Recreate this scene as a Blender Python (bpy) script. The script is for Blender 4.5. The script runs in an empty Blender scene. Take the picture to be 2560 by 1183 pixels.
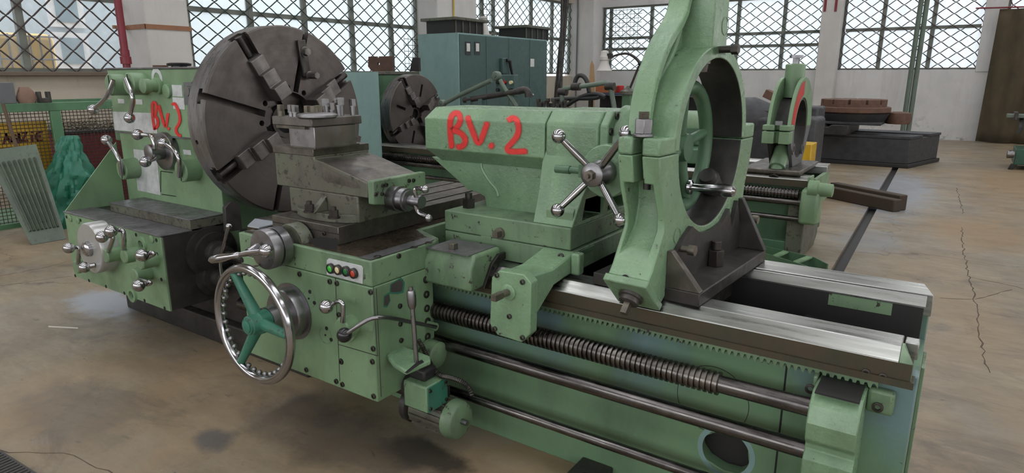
import bpy, bmesh, math, random
from mathutils import Vector as V, Matrix as MX

S = bpy.context.scene
C = S.collection
rnd = random.Random(7)
PI = math.pi

# ------------------------------------------------------------------ camera
# pixel (2560x1183 frame) -> world: X runs along the lathe bed, Y away from the operator, Z up
F, CX, CY, HOR = 1620.0, 1280.0, 591.5, 190.0
EYE = V((0.0, 0.0, 1.6))
PIT = math.atan((CY - HOR) / F)
ANG = math.atan((1160 + CX) / (F / math.cos(PIT)))
_fh = V((-math.cos(ANG), math.sin(ANG), 0))
RIGHT = V((_fh.y, -_fh.x, 0))
FWD = _fh * math.cos(PIT) + V((0, 0, -math.sin(PIT)))
UP = RIGHT.cross(FWD)
cam = bpy.data.cameras.new('camera')
cam.sensor_width = 36.0
cam.lens = 36.0 * F / 2560.0
cam.clip_start, cam.clip_end = 0.05, 300
camo = bpy.data.objects.new('camera', cam)
C.objects.link(camo)
camo.matrix_world = MX.Translation(EYE) @ MX((RIGHT, UP, -FWD)).transposed().to_4x4()
S.camera = camo

# ------------------------------------------------------------------ light and exposure
S.view_settings.view_transform = 'Standard'
S.view_settings.look = 'None'
S.view_settings.exposure = 0.4
S.view_settings.gamma = 1.0
S.view_settings.use_curve_mapping = False
W = bpy.data.worlds.new('overcast_sky')
S.world = W
W.use_nodes = True
bg = W.node_tree.nodes['Background']
bg.inputs[0].default_value = (0.96, 0.98, 1.0, 1)
bg.inputs[1].default_value = 2.7
S.cycles.use_denoising = True
S.cycles.max_bounces = 8
S.cycles.transparent_max_bounces = 12
S.cycles.caustics_reflective = False
S.cycles.caustics_refractive = False


def at(px, py, x=None, y=None, z=None, org=None, nrm=None):
    """point where the view ray of a photo pixel meets a plane of the place"""
    d = FWD * F + RIGHT * (px - CX) - UP * (py - CY)
    if x is not None: t = (x - EYE.x) / d.x
    elif y is not None: t = (y - EYE.y) / d.y
    elif z is not None: t = (z - EYE.z) / d.z
    else: t = (V(org) - EYE).dot(V(nrm)) / d.dot(V(nrm))
    return EYE + d * t


# ------------------------------------------------------------------ mesh builder
class B:
    def __init__(s): s.bm = bmesh.new()

    def face(s, pts):
        vs = [s.bm.verts.new(p) for p in pts]
        return s.bm.faces.new(vs)

    def loft(s, rings, closed=False, caps=True):
        R = [[s.bm.verts.new(p) for p in r] for r in rings]
        n = len(R[0])
        m = len(R)
        for i in range(m if closed else m - 1):
            a, b = R[i], R[(i + 1) % m]
            for k in range(n):
                s.bm.faces.new((a[k], a[(k + 1) % n], b[(k + 1) % n], b[k]))
        if caps and not closed:
            s.bm.faces.new(R[0]); s.bm.faces.new(list(reversed(R[-1])))
        return s

    def box(s, x0, x1, y0, y1, z0, z1):
        return s.loft([[(x0, y0, z), (x1, y0, z), (x1, y1, z), (x0, y1, z)] for z in (z0, z1)])

    def cbox(s, c, size, ax=(1, 0, 0), up=(0, 0, 1)):
        a = V(ax).normalized(); u = V(up); b = u.cross(a).normalized(); u = a.cross(b)
        c = V(c); h = [k / 2 for k in size]
        return s.loft([[c + a * (h[0] * i) + b * (h[1] * j) + u * (h[2] * k) for i, j in ((-1, -1), (1, -1), (1, 1), (-1, 1))] for k in (-1, 1)])

    def prism(s, pts, ax, lo, hi):
        def m(p, v):
            return ((v, p[0], p[1]), (p[0], v, p[1]), (p[0], p[1], v))[ax]
        return s.loft([[m(p, lo) for p in pts], [m(p, hi) for p in pts]])

    def hexa(s, q, off):
        """box from a quad and an offset vector"""
        off = V(off)
        return s.loft([[V(p) for p in q], [V(p) + off for p in q]])

    def _fr(s, d):
        d = V(d).normalized()
        u = V((0, 0, 1)) if abs(d.z) < .9 else V((1, 0, 0))
        a = u.cross(d).normalized()
        return d, a, d.cross(a)

    def cyl(s, p0, p1, r0, r1=None, n=24):
        p0, p1 = V(p0), V(p1)
        r1 = r0 if r1 is None else r1
        d, a, b = s._fr(p1 - p0)
        ph = PI / n if n <= 8 else 0
        return s.loft([[p + a * (r * math.cos(ph + 2 * PI * k / n)) + b * (r * math.sin(ph + 2 * PI * k / n)) for k in range(n)] for p, r in ((p0, r0), (p1, r1))])

    def lathe(s, c, d, prof, n=32):
        c = V(c)
        d, a, b = s._fr(d)
        return s.loft([[c + d * t + a * (max(r, 1e-4) * math.cos(2 * PI * k / n)) + b * (max(r, 1e-4) * math.sin(2 * PI * k / n)) for k in range(n)] for t, r in prof])

    def ringp(s, c, d, prof, n=32):
        """closed revolved profile (a ring with a hole)"""
        c = V(c)
        d, a, b = s._fr(d)
        return s.loft([[c + d * t + a * (r * math.cos(2 * PI * k / n)) + b * (r * math.sin(2 * PI * k / n)) for t, r in prof] for k in range(n)], closed=True)

    def torus(s, c, d, R, r, n=48, m=12):
        return s.ringp(c, d, [(r * math.sin(2 * PI * i / m), R + r * math.cos(2 * PI * i / m)) for i in range(m)], n)

    def sphere(s, c, r, n=20, m=12):
        return s.lathe(V(c) - V((0, 0, r)), (0, 0, 1), [(r - r * math.cos(PI * i / m), r * math.sin(PI * i / m)) for i in range(m + 1)], n)

    def tube(s, pts, r, n=10, smooth=0):
        P = [V(p) for p in pts]
        for _ in range(smooth):
            Q = [P[0]]
            for i in range(len(P) - 1):
                Q += [P[i] * .75 + P[i + 1] * .25, P[i] * .25 + P[i + 1] * .75]
            P = Q + [P[-1]]
        rs = r if isinstance(r, (list, tuple)) else [r] * len(P)
        if len(rs) != len(P):
            rs = [rs[0] + (rs[-1] - rs[0]) * i / (len(P) - 1) for i in range(len(P))]
        rings = []
        d, a, b = s._fr(P[1] - P[0])
        for i, p in enumerate(P):
            t = (P[min(i + 1, len(P) - 1)] - P[max(i - 1, 0)]).normalized()
            a = (a - t * a.dot(t)).normalized()
            b = t.cross(a)
            rings.append([p + a * (rs[i] * math.cos(2 * PI * k / n)) + b * (rs[i] * math.sin(2 * PI * k / n)) for k in range(n)])
        return s.loft(rings)

    def mesh(s, name):
        bmesh.ops.recalc_face_normals(s.bm, faces=s.bm.faces)
        me = bpy.data.meshes.new(name)
        s.bm.to_mesh(me)
        s.bm.free()
        return me


def boolean(a, cutters, op='DIFFERENCE'):
    """builder minus cutters -> new builder"""
    ob = bpy.data.objects.new('tmp', a.mesh('tmp')); C.objects.link(ob)
    tmp = []
    for c in cutters:
        co = bpy.data.objects.new('tmpc', c.mesh('tmpc')); C.objects.link(co); tmp.append(co)
        md = ob.modifiers.new('b', 'BOOLEAN'); md.object = co; md.operation = op; md.solver = 'EXACT'
    bpy.context.view_layer.update()
    dg = bpy.context.evaluated_depsgraph_get()
    me = bpy.data.meshes.new_from_object(ob.evaluated_get(dg))
    out = B(); out.bm.from_mesh(me)
    for o in [ob] + tmp:
        m = o.data; bpy.data.objects.remove(o); bpy.data.meshes.remove(m)
    bpy.data.meshes.remove(me)
    return out


WM = {}   # world matrix of each object built so far


def thing(name, label, cat, loc=(0, 0, 0), rz=0.0, group=None):
    o = bpy.data.objects.new(name, None)
    C.objects.link(o)
    o.empty_display_size = .1
    o.location = loc; o.rotation_euler = (0, 0, rz)
    WM[o] = MX.Translation(V(loc)) @ MX.Rotation(rz, 4, 'Z')
    return tag(o, label, cat, group)


def tag(o, label=None, cat=None, group=None, kind=None):
    if label: o['label'] = label
    if cat: o['category'] = cat
    if group: o['group'] = group
    if kind: o['kind'] = kind
    return o


def part(name, b, mat, parent=None, bevel=0.0, smooth=40, seg=2, label=None, local=False, base=False, kind=None):
    """one mesh object; coordinates are world ones, or the parent's when local"""
    me = b.mesh(name) if isinstance(b, B) else b
    xs = [v.co for v in me.vertices]
    lo = V([min(p[i] for p in xs) for i in range(3)]); hi = V([max(p[i] for p in xs) for i in range(3)])
    c = (lo + hi) / 2
    if parent is None or base: c.z = lo.z
    me.transform(MX.Translation(-c))
    for m in (mat if isinstance(mat, (list, tuple)) else [mat]): me.materials.append(m)
    if smooth:
        me.shade_smooth(); me.set_sharp_from_angle(angle=math.radians(smooth))
    o = bpy.data.objects.new(name, me)
    C.objects.link(o)
    w = MX.Translation(c)
    if parent is not None:
        o.parent = parent
        w = (WM[parent] @ w) if local else w
        m = WM[parent].inverted() @ w
        o.matrix_local = m
        o.location, o.rotation_euler = m.to_translation(), m.to_euler()
    else:
        o.location = c
    WM[o] = w
    if bevel:
        md = o.modifiers.new('edge', 'BEVEL')
        md.width = bevel; md.segments = seg; md.limit_method = 'ANGLE'; md.angle_limit = math.radians(35)
        md.use_clamp_overlap = True; md.harden_normals = False
    if label: o['label'] = label
    if kind: o['kind'] = kind
    return o


def inst(src, parent, loc, rot=None, name=None):
    """another object that shares the mesh of src, at a world place"""
    o = src.copy(); C.objects.link(o)
    if name: o.name = name
    w = MX.Translation(V(loc)) @ (rot.to_4x4() if rot is not None else WM[src].to_3x3().to_4x4())
    o.parent = parent
    m = WM[parent].inverted() @ w if parent else w
    o.location, o.rotation_euler = m.to_translation(), m.to_euler()
    WM[o] = w
    return o


# ------------------------------------------------------------------ materials
def nt(name):
    m = bpy.data.materials.new(name); m.use_nodes = True
    t = m.node_tree
    return m, t, t.nodes['Principled BSDF']


def N(t, kind, **kw):
    n = t.nodes.new(kind)
    for k, v in kw.items():
        if k in n.bl_rna.properties.keys(): setattr(n, k, v)
        else: n.inputs[k].default_value = v
    return n


def coords(t, sc=(1, 1, 1), world=False):
    if world:
        g = N(t, 'ShaderNodeNewGeometry'); out = g.outputs['Position']
    else:
        g = N(t, 'ShaderNodeTexCoord'); out = g.outputs['Object']
    m = N(t, 'ShaderNodeMapping'); m.inputs['Scale'].default_value = sc
    t.links.new(out, m.inputs['Vector'])
    return m.outputs['Vector']


def noise(t, vec, scale, detail=5, rough=.6, dist=0.0):
    n = N(t, 'ShaderNodeTexNoise'); n.inputs['Scale'].default_value = scale
    n.inputs['Detail'].default_value = detail; n.inputs['Roughness'].default_value = rough
    n.inputs['Distortion'].default_value = dist
    t.links.new(vec, n.inputs['Vector'])
    return n.outputs['Fac']


def ramp(t, fac, a, b, va=0.0, vb=1.0):
    n = N(t, 'ShaderNodeMapRange', clamp=True)
    n.inputs['From Min'].default_value = a; n.inputs['From Max'].default_value = b
    n.inputs['To Min'].default_value = va; n.inputs['To Max'].default_value = vb
    t.links.new(fac, n.inputs['Value'])
    return n.outputs['Result']


def mix(t, fac, a, b, blend='MIX'):
    n = N(t, 'ShaderNodeMix', data_type='RGBA', blend_type=blend)
    for v, i in ((fac, 0), (a, 6), (b, 7)):
        if hasattr(v, 'links') or hasattr(v, 'is_output'): t.links.new(v, n.inputs[i])
        else: n.inputs[i].default_value = v if i == 0 else (*v[:3], 1)
    return n.outputs[2]


def bump(t, p, h, strength=.2, dist=.002):
    n = N(t, 'ShaderNodeBump'); n.inputs['Strength'].default_value = strength; n.inputs['Distance'].default_value = dist
    t.links.new(h, n.inputs['Height']); t.links.new(n.outputs['Normal'], p.inputs['Normal'])


def sr(r, g, b):
    f = lambda c: ((c / 255 + .055) / 1.055) ** 2.4 if c > 10 else c / 255 / 12.92
    return (f(r), f(g), f(b))


def paint(name, c1, c2, chip=(.035, .03, .026), chips=.66, rough=.38, grime=.45, gcol=(.02, .022, .018), gscale=3.0, bs=.25):
    m, t, p = nt(name)
    v = coords(t)
    col = mix(t, ramp(t, noise(t, v, 2.2, 4), .35, .7), c1, c2)
    g = ramp(t, noise(t, coords(t, (1, 1, .35)), gscale, 7, .68), .5, .78, 0, grime)
    col = mix(t, g, col, gcol)
    ch = ramp(t, noise(t, v, 26, 8, .72, .3), chips, chips + .03)
    col = mix(t, ch, col, chip)
    t.links.new(col, p.inputs['Base Color'])
    t.links.new(ramp(t, noise(t, v, 9, 5), .3, .7, rough - .1, rough + .15), p.inputs['Roughness'])
    bump(t, p, noise(t, v, 45, 5, .6), bs, .004)
    return m


def steel(name, c1, c2, rough=.32, streak=(1, 1, 1), metal=1.0, sc=8, dark=(.03, .028, .026), darkamt=.4, dth=.55):
    m, t, p = nt(name)
    v = coords(t, streak)
    col = mix(t, ramp(t, noise(t, v, sc, 6, .65), .35, .68), c1, c2)
    d = ramp(t, noise(t, coords(t), 5, 8, .7), dth, dth + .22, 0, darkamt)
    col = mix(t, d, col, dark)
    t.links.new(col, p.inputs['Base Color'])
    p.inputs['Metallic'].default_value = metal
    t.links.new(ramp(t, noise(t, v, sc * 2.5, 6), .3, .7, rough - .08, rough + .14), p.inputs['Roughness'])
    bump(t, p, noise(t, v, sc * 7, 4), .08, .002)
    return m


def plain(name, c, rough=.5, metal=0.0, emit=None):
    m, t, p = nt(name)
    v = coords(t)
    t.links.new(mix(t, ramp(t, noise(t, v, 7, 5), .3, .75), c, tuple(k * .78 for k in c)), p.inputs['Base Color'])
    p.inputs['Roughness'].default_value = rough; p.inputs['Metallic'].default_value = metal
    return m


GREEN = paint('green_machine_paint', sr(122, 150, 115), sr(107, 133, 101))
GREENW = paint('worn_green_machine_paint', sr(117, 142, 110), sr(97, 120, 93), chips=.6, grime=.75, gscale=4)
GREENG = paint('glossy_cast_green_paint', sr(124, 153, 120), sr(109, 138, 107), chips=.635, rough=.27, grime=.4, bs=.6)
GREEND = paint('shaded_bed_green_paint', sr(104, 133, 101), sr(92, 121, 93), chips=.68, grime=.55, gscale=2.2)  # darker copy of the machine green, holding the bed wall's shade
def _faded_blue(m):
    # old blue coat showing through high on the bed wall
    t = m.node_tree; p = t.nodes['Principled BSDF']
    src = p.inputs['Base Color'].links[0].from_socket
    v = coords(t, world=True)
    s_ = N(t, 'ShaderNodeSeparateXYZ'); t.links.new(v, s_.inputs[0])
    n_ = ramp(t, noise(t, coords(t, (1, 1, .5), True), 2.1, 5, .55), .42, .56, 0, .75)
    m_ = N(t, 'ShaderNodeMath', operation='MULTIPLY'); t.links.new(n_, m_.inputs[0]); t.links.new(ramp(t, s_.outputs['Z'], .34, .55), m_.inputs[1])
    t.links.new(mix(t, m_.outputs[0], src, sr(100, 124, 132)), p.inputs['Base Color'])
_faded_blue(GREEND)
GREEN2 = paint('far_lathe_green_paint', sr(82, 114, 86), sr(68, 98, 74), chips=.68, grime=.6)
TEALP = paint('teal_cabinet_paint', sr(66, 90, 86), sr(60, 84, 80), chips=.74, grime=.25, rough=.45)
BLUEP = paint('blue_green_panel_paint', sr(122, 150, 146), sr(112, 141, 139), chips=.72, grime=.25, rough=.45)
WORNTOP = steel('worn_bare_top', sr(96, 94, 96), sr(126, 124, 128), .38, metal=.55, darkamt=.6, dth=.5)
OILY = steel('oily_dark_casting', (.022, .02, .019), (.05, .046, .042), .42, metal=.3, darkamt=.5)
BLACKCAST = plain('black_casting', (.014, .013, .013), .55)
GRIMEG = paint('grimy_green_casting', sr(90, 96, 80), sr(88, 82, 73), chips=.56, grime=.9, gscale=5, rough=.4)
CASTST = steel('bare_cast_steel', sr(118, 112, 104), sr(84, 80, 74), .36, metal=.75, darkamt=.65, dth=.45)
WAY = steel('ground_steel_way', sr(176, 176, 172), sr(150, 150, 146), .3, streak=(.15, 3, 3), darkamt=.25, dth=.6)
BROWN = steel('oil_stained_side', sr(74, 62, 48), sr(58, 60, 46), .45, metal=.25, streak=(1, 1, .4), darkamt=.6)
ROD = steel('turned_rod_steel', sr(122, 118, 116), sr(74, 71, 70), .24, streak=(.4, 4, 4), darkamt=.55, dth=.48)
SCREW = steel('lead_screw_steel', sr(120, 114, 108), sr(84, 80, 78), .3, darkamt=.3)
CHROME = steel('polished_steel', sr(178, 176, 178), sr(160, 158, 160), .14, darkamt=.2, dth=.62)
SATIN = steel('satin_steel', sr(150, 148, 150), sr(128, 126, 128), .32, darkamt=.25, dth=.6)
JAWST = steel('jaw_steel', sr(122, 116, 112), sr(88, 84, 82), .36, metal=.8, darkamt=.5)
BOLT = steel('dark_bolt_steel', sr(82, 78, 74), sr(56, 52, 50), .4, metal=.8)
BRASSY = steel('dull_nut_steel', sr(128, 122, 110), sr(98, 92, 84), .42, metal=.8)
PLATE = steel('scraped_plate', sr(205, 207, 208), sr(170, 174, 172), .45, metal=.2, sc=14, darkamt=.35, dth=.56)
BLACK = plain('black_plastic', (.012, .012, .013), .22)
RUBBER = plain('black_rubber_hose', (.02, .02, .021), .5)
HOLE = plain('black_hole', (.006, .006, .006), .8)
CONDUIT = steel('ribbed_conduit_steel', sr(88, 86, 82), sr(60, 58, 56), .4)
TEALB = paint('fresh_teal_paint', sr(44, 106, 86), sr(62, 118, 98), chips=.6, grime=.6)
REDPIPE = plain('red_pipe_paint', sr(124, 30, 44), .4)
RED = plain('red_paint', sr(190, 40, 38), .5)
RUST = steel('rusty_iron', sr(108, 78, 62), sr(84, 62, 52), .7, metal=.1, darkamt=.4)
RUSTP = steel('brown_rusty_plate', sr(86, 62, 50), sr(70, 52, 44), .7, metal=.1, darkamt=.3)
YELLOW = paint('yellow_sign_paint', sr(200, 158, 30), sr(178, 138, 24), chips=.7, grime=.4)
WOODD = plain('dark_oiled_timber', sr(62, 50, 40), .75)
WOODL = plain('pale_wood', sr(196, 158, 116), .7)
PIPEG = paint('grey_green_pipe_paint', sr(98, 112, 98), sr(80, 92, 82), chips=.7, grime=.5)
PIPED = steel('dark_pipe_iron', sr(78, 74, 70), sr(52, 50, 48), .45, metal=.6)
WHITEP = plain('white_plastic', sr(215, 215, 210), .4)
LGREY = plain('grey_sheet_metal', sr(104, 106, 108), .45, .2)
GLASSY = plain('silver_dial_face', sr(188, 188, 186), .3, .5)
def btn(n, c): return plain(n, c, .25)
BTNS = [btn('green_button', sr(70, 190, 70)), btn('cream_button', sr(226, 212, 168)), btn('dark_green_button', sr(30, 110, 60)), btn('red_button', sr(190, 66, 48))]

# ================================================================== the setting
XL, YR = -11.0, 20.2          # left wall plane (x) and right wall plane (y)


def floor_mat():
    m, t, p = nt('stained_concrete_floor')
    v = coords(t, world=True)
    n1 = noise(t, v, .55, 6, .6, .4)
    n2 = noise(t, coords(t, (.7, 1.6, 1), True), 2.6, 8, .66)
    col = mix(t, ramp(t, n1, .35, .68), sr(150, 137, 116), sr(134, 121, 101))
    col = mix(t, ramp(t, n2, .35, .72), col, sr(108, 95, 78))
    col = mix(t, ramp(t, noise(t, coords(t, (1, 2.2, 1), True), 9, 8, .75), .42, .75, 0, .55), col, sr(94, 84, 71))
    warm = ramp(t, noise(t, coords(t, (.5, .22, 1), True), 1.3, 5, .6), .47, .68, 0, .5)
    col = mix(t, warm, col, sr(154, 126, 90))
    grey = ramp(t, noise(t, coords(t, (.8, .5, 1), True), 1.6, 8, .68), .52, .66, 0, .35)
    col = mix(t, grey, col, sr(128, 126, 121))
    dark = ramp(t, noise(t, coords(t, (.8, 1.5, 1), True), 1.7, 9, .74, .8), .53, .7, 0, .75)
    col = mix(t, dark, col, sr(76, 68, 60))
    spots = ramp(t, noise(t, coords(t, (.6, 1.3, 1), True), 9, 6, .66, .4), .64, .72, 0, .7)
    col = mix(t, spots, col, sr(44, 40, 38))
    pale = ramp(t, noise(t, v, 22, 4, .7), .71, .75, 0, .6)
    col = mix(t, pale, col, sr(184, 176, 160))
    vo = N(t, 'ShaderNodeTexVoronoi', feature='DISTANCE_TO_EDGE'); vo.inputs['Scale'].default_value = .24
    wv = N(t, 'ShaderNodeVectorMath', operation='ADD')
    nn = N(t, 'ShaderNodeTexNoise'); nn.inputs['Scale'].default_value = 1.6; nn.inputs['Detail'].default_value = 6
    t.links.new(v, nn.inputs['Vector'])
    t.links.new(v, wv.inputs[0]); t.links.new(nn.outputs['Color'], wv.inputs[1]); t.links.new(wv.outputs[0], vo.inputs['Vector'])
    crack = ramp(t, vo.outputs['Distance'], .0008, .003, .55, 0)
    col = mix(t, crack, col, sr(50, 44, 38))
    # stains with a place of their own: oil puddles, pale dust, wet cement wash beside the channel
    wob = noise(t, v, 5, 6, .65)
    for (cx, cy, rx_, ry_, c_, st) in ((-4.95, 2.0, .45, .22, sr(150, 156, 166), .8), (-2.61, 1.4, .12, .10, sr(70, 70, 74), .75), (-1.74, 1.85, .26, .12, sr(46, 42, 40), .85),
                                       (-2.2, 1.75, .7, .25, sr(70, 64, 58), .6), (-.66, 10.6, .55, 2.6, sr(134, 138, 146), .75), (-.6, 7.2, .35, .6, sr(124, 126, 130), .6), (-3.4, 1.2, .5, .3, sr(92, 84, 74), .5),
                                       (.3, 8.2, .6, 1.0, sr(140, 110, 72), .5), (1.2, 12.5, 1.2, 2.5, sr(142, 112, 74), .5), (-3.3, .75, .03, .05, sr(170, 110, 60), .6)):
        sb = N(t, 'ShaderNodeVectorMath', operation='SUBTRACT'); sb.inputs[1].default_value = (cx, cy, 0); t.links.new(v, sb.inputs[0])
        sc_ = N(t, 'ShaderNodeVectorMath', operation='MULTIPLY'); sc_.inputs[1].default_value = (1 / rx_, 1 / ry_, 0); t.links.new(sb.outputs[0], sc_.inputs[0])
        ln = N(t, 'ShaderNodeVectorMath', operation='LENGTH'); t.links.new(sc_.outputs[0], ln.inputs[0])
        ad = N(t, 'ShaderNodeMath', operation='MULTIPLY_ADD'); t.links.new(wob, ad.inputs[0]); ad.inputs[1].default_value = 1.6; t.links.new(ln.outputs['Value'], ad.inputs[2])
        col = mix(t, ramp(t, ad.outputs[0], 1.35, 1.85, st, 0), col, c_)
    t.links.new(col, p.inputs['Base Color'])
    t.links.new(ramp(t, n1, .3, .7, .34, .6), p.inputs['Roughness'])
    bump(t, p, noise(t, v, 30, 6, .7), .25, .004)
    return m


def wall_mat(name, c, stain, amt=.6):
    m, t, p = nt(name)
    v = coords(t, world=True)
    col = mix(t, ramp(t, noise(t, v, 1.4, 6), .35, .7), c, tuple(k * .86 for k in c))
    st = ramp(t, noise(t, coords(t, (3, 3, .3), True), 1.1, 7, .7), .5, .74, 0, amt)
    col = mix(t, st, col, stain)
    low = ramp(t, noise(t, v, 2.3, 8, .72), .58, .66, 0, .8)
    sepz = N(t, 'ShaderNodeSeparateXYZ'); t.links.new(v, sepz.inputs[0])
    pl = N(t, 'ShaderNodeMath', operation='MULTIPLY'); t.links.new(low, pl.inputs[0])
    t.links.new(ramp(t, sepz.outputs['Z'], .1, .75, 1, 0), pl.inputs[1])
    col = mix(t, pl.outputs[0], col, sr(132, 132, 120))
    t.links.new(col, p.inputs['Base Color'])
    p.inputs['Roughness'].default_value = .85
    bump(t, p, noise(t, v, 14, 6, .7), .3, .01)
    return m


def pane_mat(name, frost, tint, dirt=.2):
    m = bpy.data.materials.new(name); m.use_nodes = True
    t = m.node_tree; t.nodes.clear()
    out = N(t, 'ShaderNodeOutputMaterial')
    v = coords(t, (3, 3, 1), True)
    tr = N(t, 'ShaderNodeBsdfTransparent'); tr.inputs[0].default_value = (*tint, 1)
    tl = N(t, 'ShaderNodeBsdfTranslucent'); 
    t.links.new(mix(t, ramp(t, noise(t, v, 2.5, 7, .7), .45, .75, 0, dirt), (.46, .50, .52), (.26, .28, .27)), tl.inputs[0])
    mx = N(t, 'ShaderNodeMixShader')
    t.links.new(ramp(t, noise(t, v, 1.2, 5, .6), .3, .7, frost - .12, min(1, frost + .12)), mx.inputs[0])
    t.links.new(tr.outputs[0], mx.inputs[1]); t.links.new(tl.outputs[0], mx.inputs[2])
    t.links.new(mx.outputs[0], out.inputs[0])
    return m


FLOOR = floor_mat()
WALLW = wall_mat('white_limewashed_plaster', sr(206, 204, 202), sr(168, 164, 160), .5)
WALLL = wall_mat('streaked_cream_plaster', sr(186, 176, 160), sr(104, 96, 84), .85)
COLM = wall_mat('worn_white_column_plaster', sr(200, 196, 192), sr(176, 168, 156), .45)
SILL = plain('grey_brown_sill', sr(112, 98, 86), .8)
FRAME = paint('grey_green_window_paint', sr(124, 126, 118), sr(106, 110, 104), chips=.68, chip=sr(96, 64, 46), grime=.3, rough=.6)
WIRE = plain('grey_green_wire', sr(74, 84, 76), .55, .3)
WIREB = plain('grey_brown_wire', sr(84, 74, 72), .55, .3)
PCLEAR = pane_mat('dusty_clear_glass', .16, (.84, .87, .9), .1)
PFROST = pane_mat('dusty_frosted_glass', .55, (.24, .275, .29), .25)
PDIRT = pane_mat('dirty_frosted_glass', .6, (.245, .265, .285), .55)

# ---- floor with its open drain channel
dn = [at(2080, 670, z=0), at(2112, 670, z=0), at(2246, 418, z=0), at(2231, 418, z=0)]
def dline(a, b, y): return a.x + (b.x - a.x) * (y - a.y) / (b.y - a.y)
d0, d1 = 3.3, 13.45
dl = [dline(dn[0], dn[3], y) for y in (d0, d1)]; dw = .1
b = B()
xa, xb, ya, yb = -11.2, 7.0, -5.0, 20.4
b.face([(xa, ya, 0), (xb, ya, 0), (xb, d0, 0), (xa, d0, 0)])
b.face([(xa, d1, 0), (xb, d1, 0), (xb, yb, 0), (xa, yb, 0)])
b.face([(xa, d0, 0), (dl[0], d0, 0), (dl[1], d1, 0), (xa, d1, 0)])
b.face([(dl[0] + dw, d0, 0), (xb, d0, 0), (xb, d1, 0), (dl[1] + dw, d1, 0)])
b.face([(dl[0], d0, 0), (dl[0], d0, -.05), (dl[1], d1, -.05), (dl[1], d1, 0)])
b.face([(dl[0] + dw, d0, 0), (dl[0] + dw, d0, -.05), (dl[1] + dw, d1, -.05), (dl[1] + dw, d1, 0)])
floor = part('floor', b, FLOOR, smooth=0); tag(floor, kind='structure')
b = B(); b.face([(dl[0], d0, -.045), (dl[0] + dw, d0, -.045), (dl[1] + dw, d1, -.045), (dl[1], d1, -.045)])
part('drain_bed', b, BLACKCAST, floor, smooth=0, label='black bottom of the floor channel')

q = [at(*k, z=.0008) for k in ((121, 815), (195, 819), (195, 822), (121, 818))]
b = B(); b.face(q); part('chalk_mark', b, plain('white_chalk', sr(205, 200, 190), .9), floor, smooth=0)

def crack(pts, w=.006):
    P = [at(*k, z=.0007) for k in pts]; R = [P[0]]
    for p in P[1:]:
        k = max(1, int((p - R[-1]).length / .06)); s0 = R[-1].copy()
        for j in range(1, k + 1): R.append(s0.lerp(p, j / k) + V((rnd.uniform(-.012, .012), rnd.uniform(-.012, .012), 0)))
    b = B(); vs = []
    for i, p in enumerate(R):
        d_ = (R[min(i + 1, len(R) - 1)] - R[max(i - 1, 0)]).normalized(); n_ = V((-d_.y, d_.x, 0)) * (w * rnd.uniform(.4, 1))
        vs.append((b.bm.verts.new(p - n_), b.bm.verts.new(p + n_)))
    for u, v_ in zip(vs, vs[1:]): b.bm.faces.new((u[0], u[1], v_[1], v_[0]))
    part('crack', b, CRK, floor, smooth=0)
CRK = plain('dark_crack', sr(84, 72, 58), .9)
for pts in (((2392, 470), (2408, 535)), ((2404, 568), (2410, 640), (2418, 690), (2470, 702), (2560, 722)), ((2422, 690), (2440, 760), (2446, 850), (2470, 930)), ((0, 690), (120, 668), (165, 655)), ((0, 715), (180, 690)), ((-40, 1100), (20, 1130), (150, 1135), (250, 1170), (300, 1190)), ((2350, 745), (2440, 748), (2530, 725))):
    crack(pts, .0055 if pts[0][1] < 760 else .003)

# ---- walls: lower wall, header, columns
yA0, yA1 = 4.72, 6.1     # column beside the red pipe
yB0, yB1 = 12.1, 13.7
b = B(); b.box(XL - .3, XL, -5.2, YR, 0, 1.6)
wl = part('wall_left', b, WALLL, smooth=0); tag(wl, kind='structure')
b = B(); b.box(XL - .3, XL, -5.2, YR, 3.9, 6.6); part('wall_header', b, WALLL, wl, smooth=0)
b = B(); b.box(XL - .3, XL, -5.2, -.6, 1.6, 3.9); part('wall_piece', b, WALLL, wl, smooth=0)
b = B(); b.box(XL - .3, XL + .55, at(246, 100, x=XL).y + .45, yA1, 0, 4.9)
part('column', b, COLM, wl, bevel=.03)
b = B(); b.box(XL - .3, XL + .55, yB0 + .1, yB1, 0, 4.9)
part('column', b, COLM, wl, bevel=.03)
b = B(); b.box(XL - .35, XL + .12, -.6, at(246, 100, x=XL).y + .44, 1.6, 1.66); part('sill_board', b, SILL, wl, bevel=.01)
b = B(); b.box(XL - .35, XL + .05, yA1, yB0, 1.6, 1.64); part('sill_board', b, SILL, wl, bevel=.01)
b = B(); b.box(XL - .3, 3.2, YR, YR + .3, 0, 1.76)
wr = part('wall_right', b, WALLW, smooth=0); tag(wr, kind='structure')
b = B(); b.box(XL - .3, 3.2, YR, YR + .3, 3.78, 6.6); part('wall_header', b, WALLW, wr, smooth=0)
xc0 = at(1415, 100, y=YR).x; xc1 = at(1503, 100, y=YR).x
b = B(); b.box(XL - .3, xc1, YR - .55, YR + .3, 0, 4.9); part('column', b, COLM, wr, bevel=.03)
xd0, xd1 = at(2048, 90, y=YR - .3).x, at(2098, 90, y=YR - .3).x
b = B(); b.box(xd0, xd1, YR - .3, YR + .3, 0, 4.9); part('column', b, COLM, wr, bevel=.02)
xe0 = at(2452, 90, y=YR).x; xe1 = at(2518, 30, y=YR).x
b = B(); b.box(xe0, xe1, YR - .02, YR + .3, 1.7, 4.9); part('column', b, WALLW, wr, bevel=.01)
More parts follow.
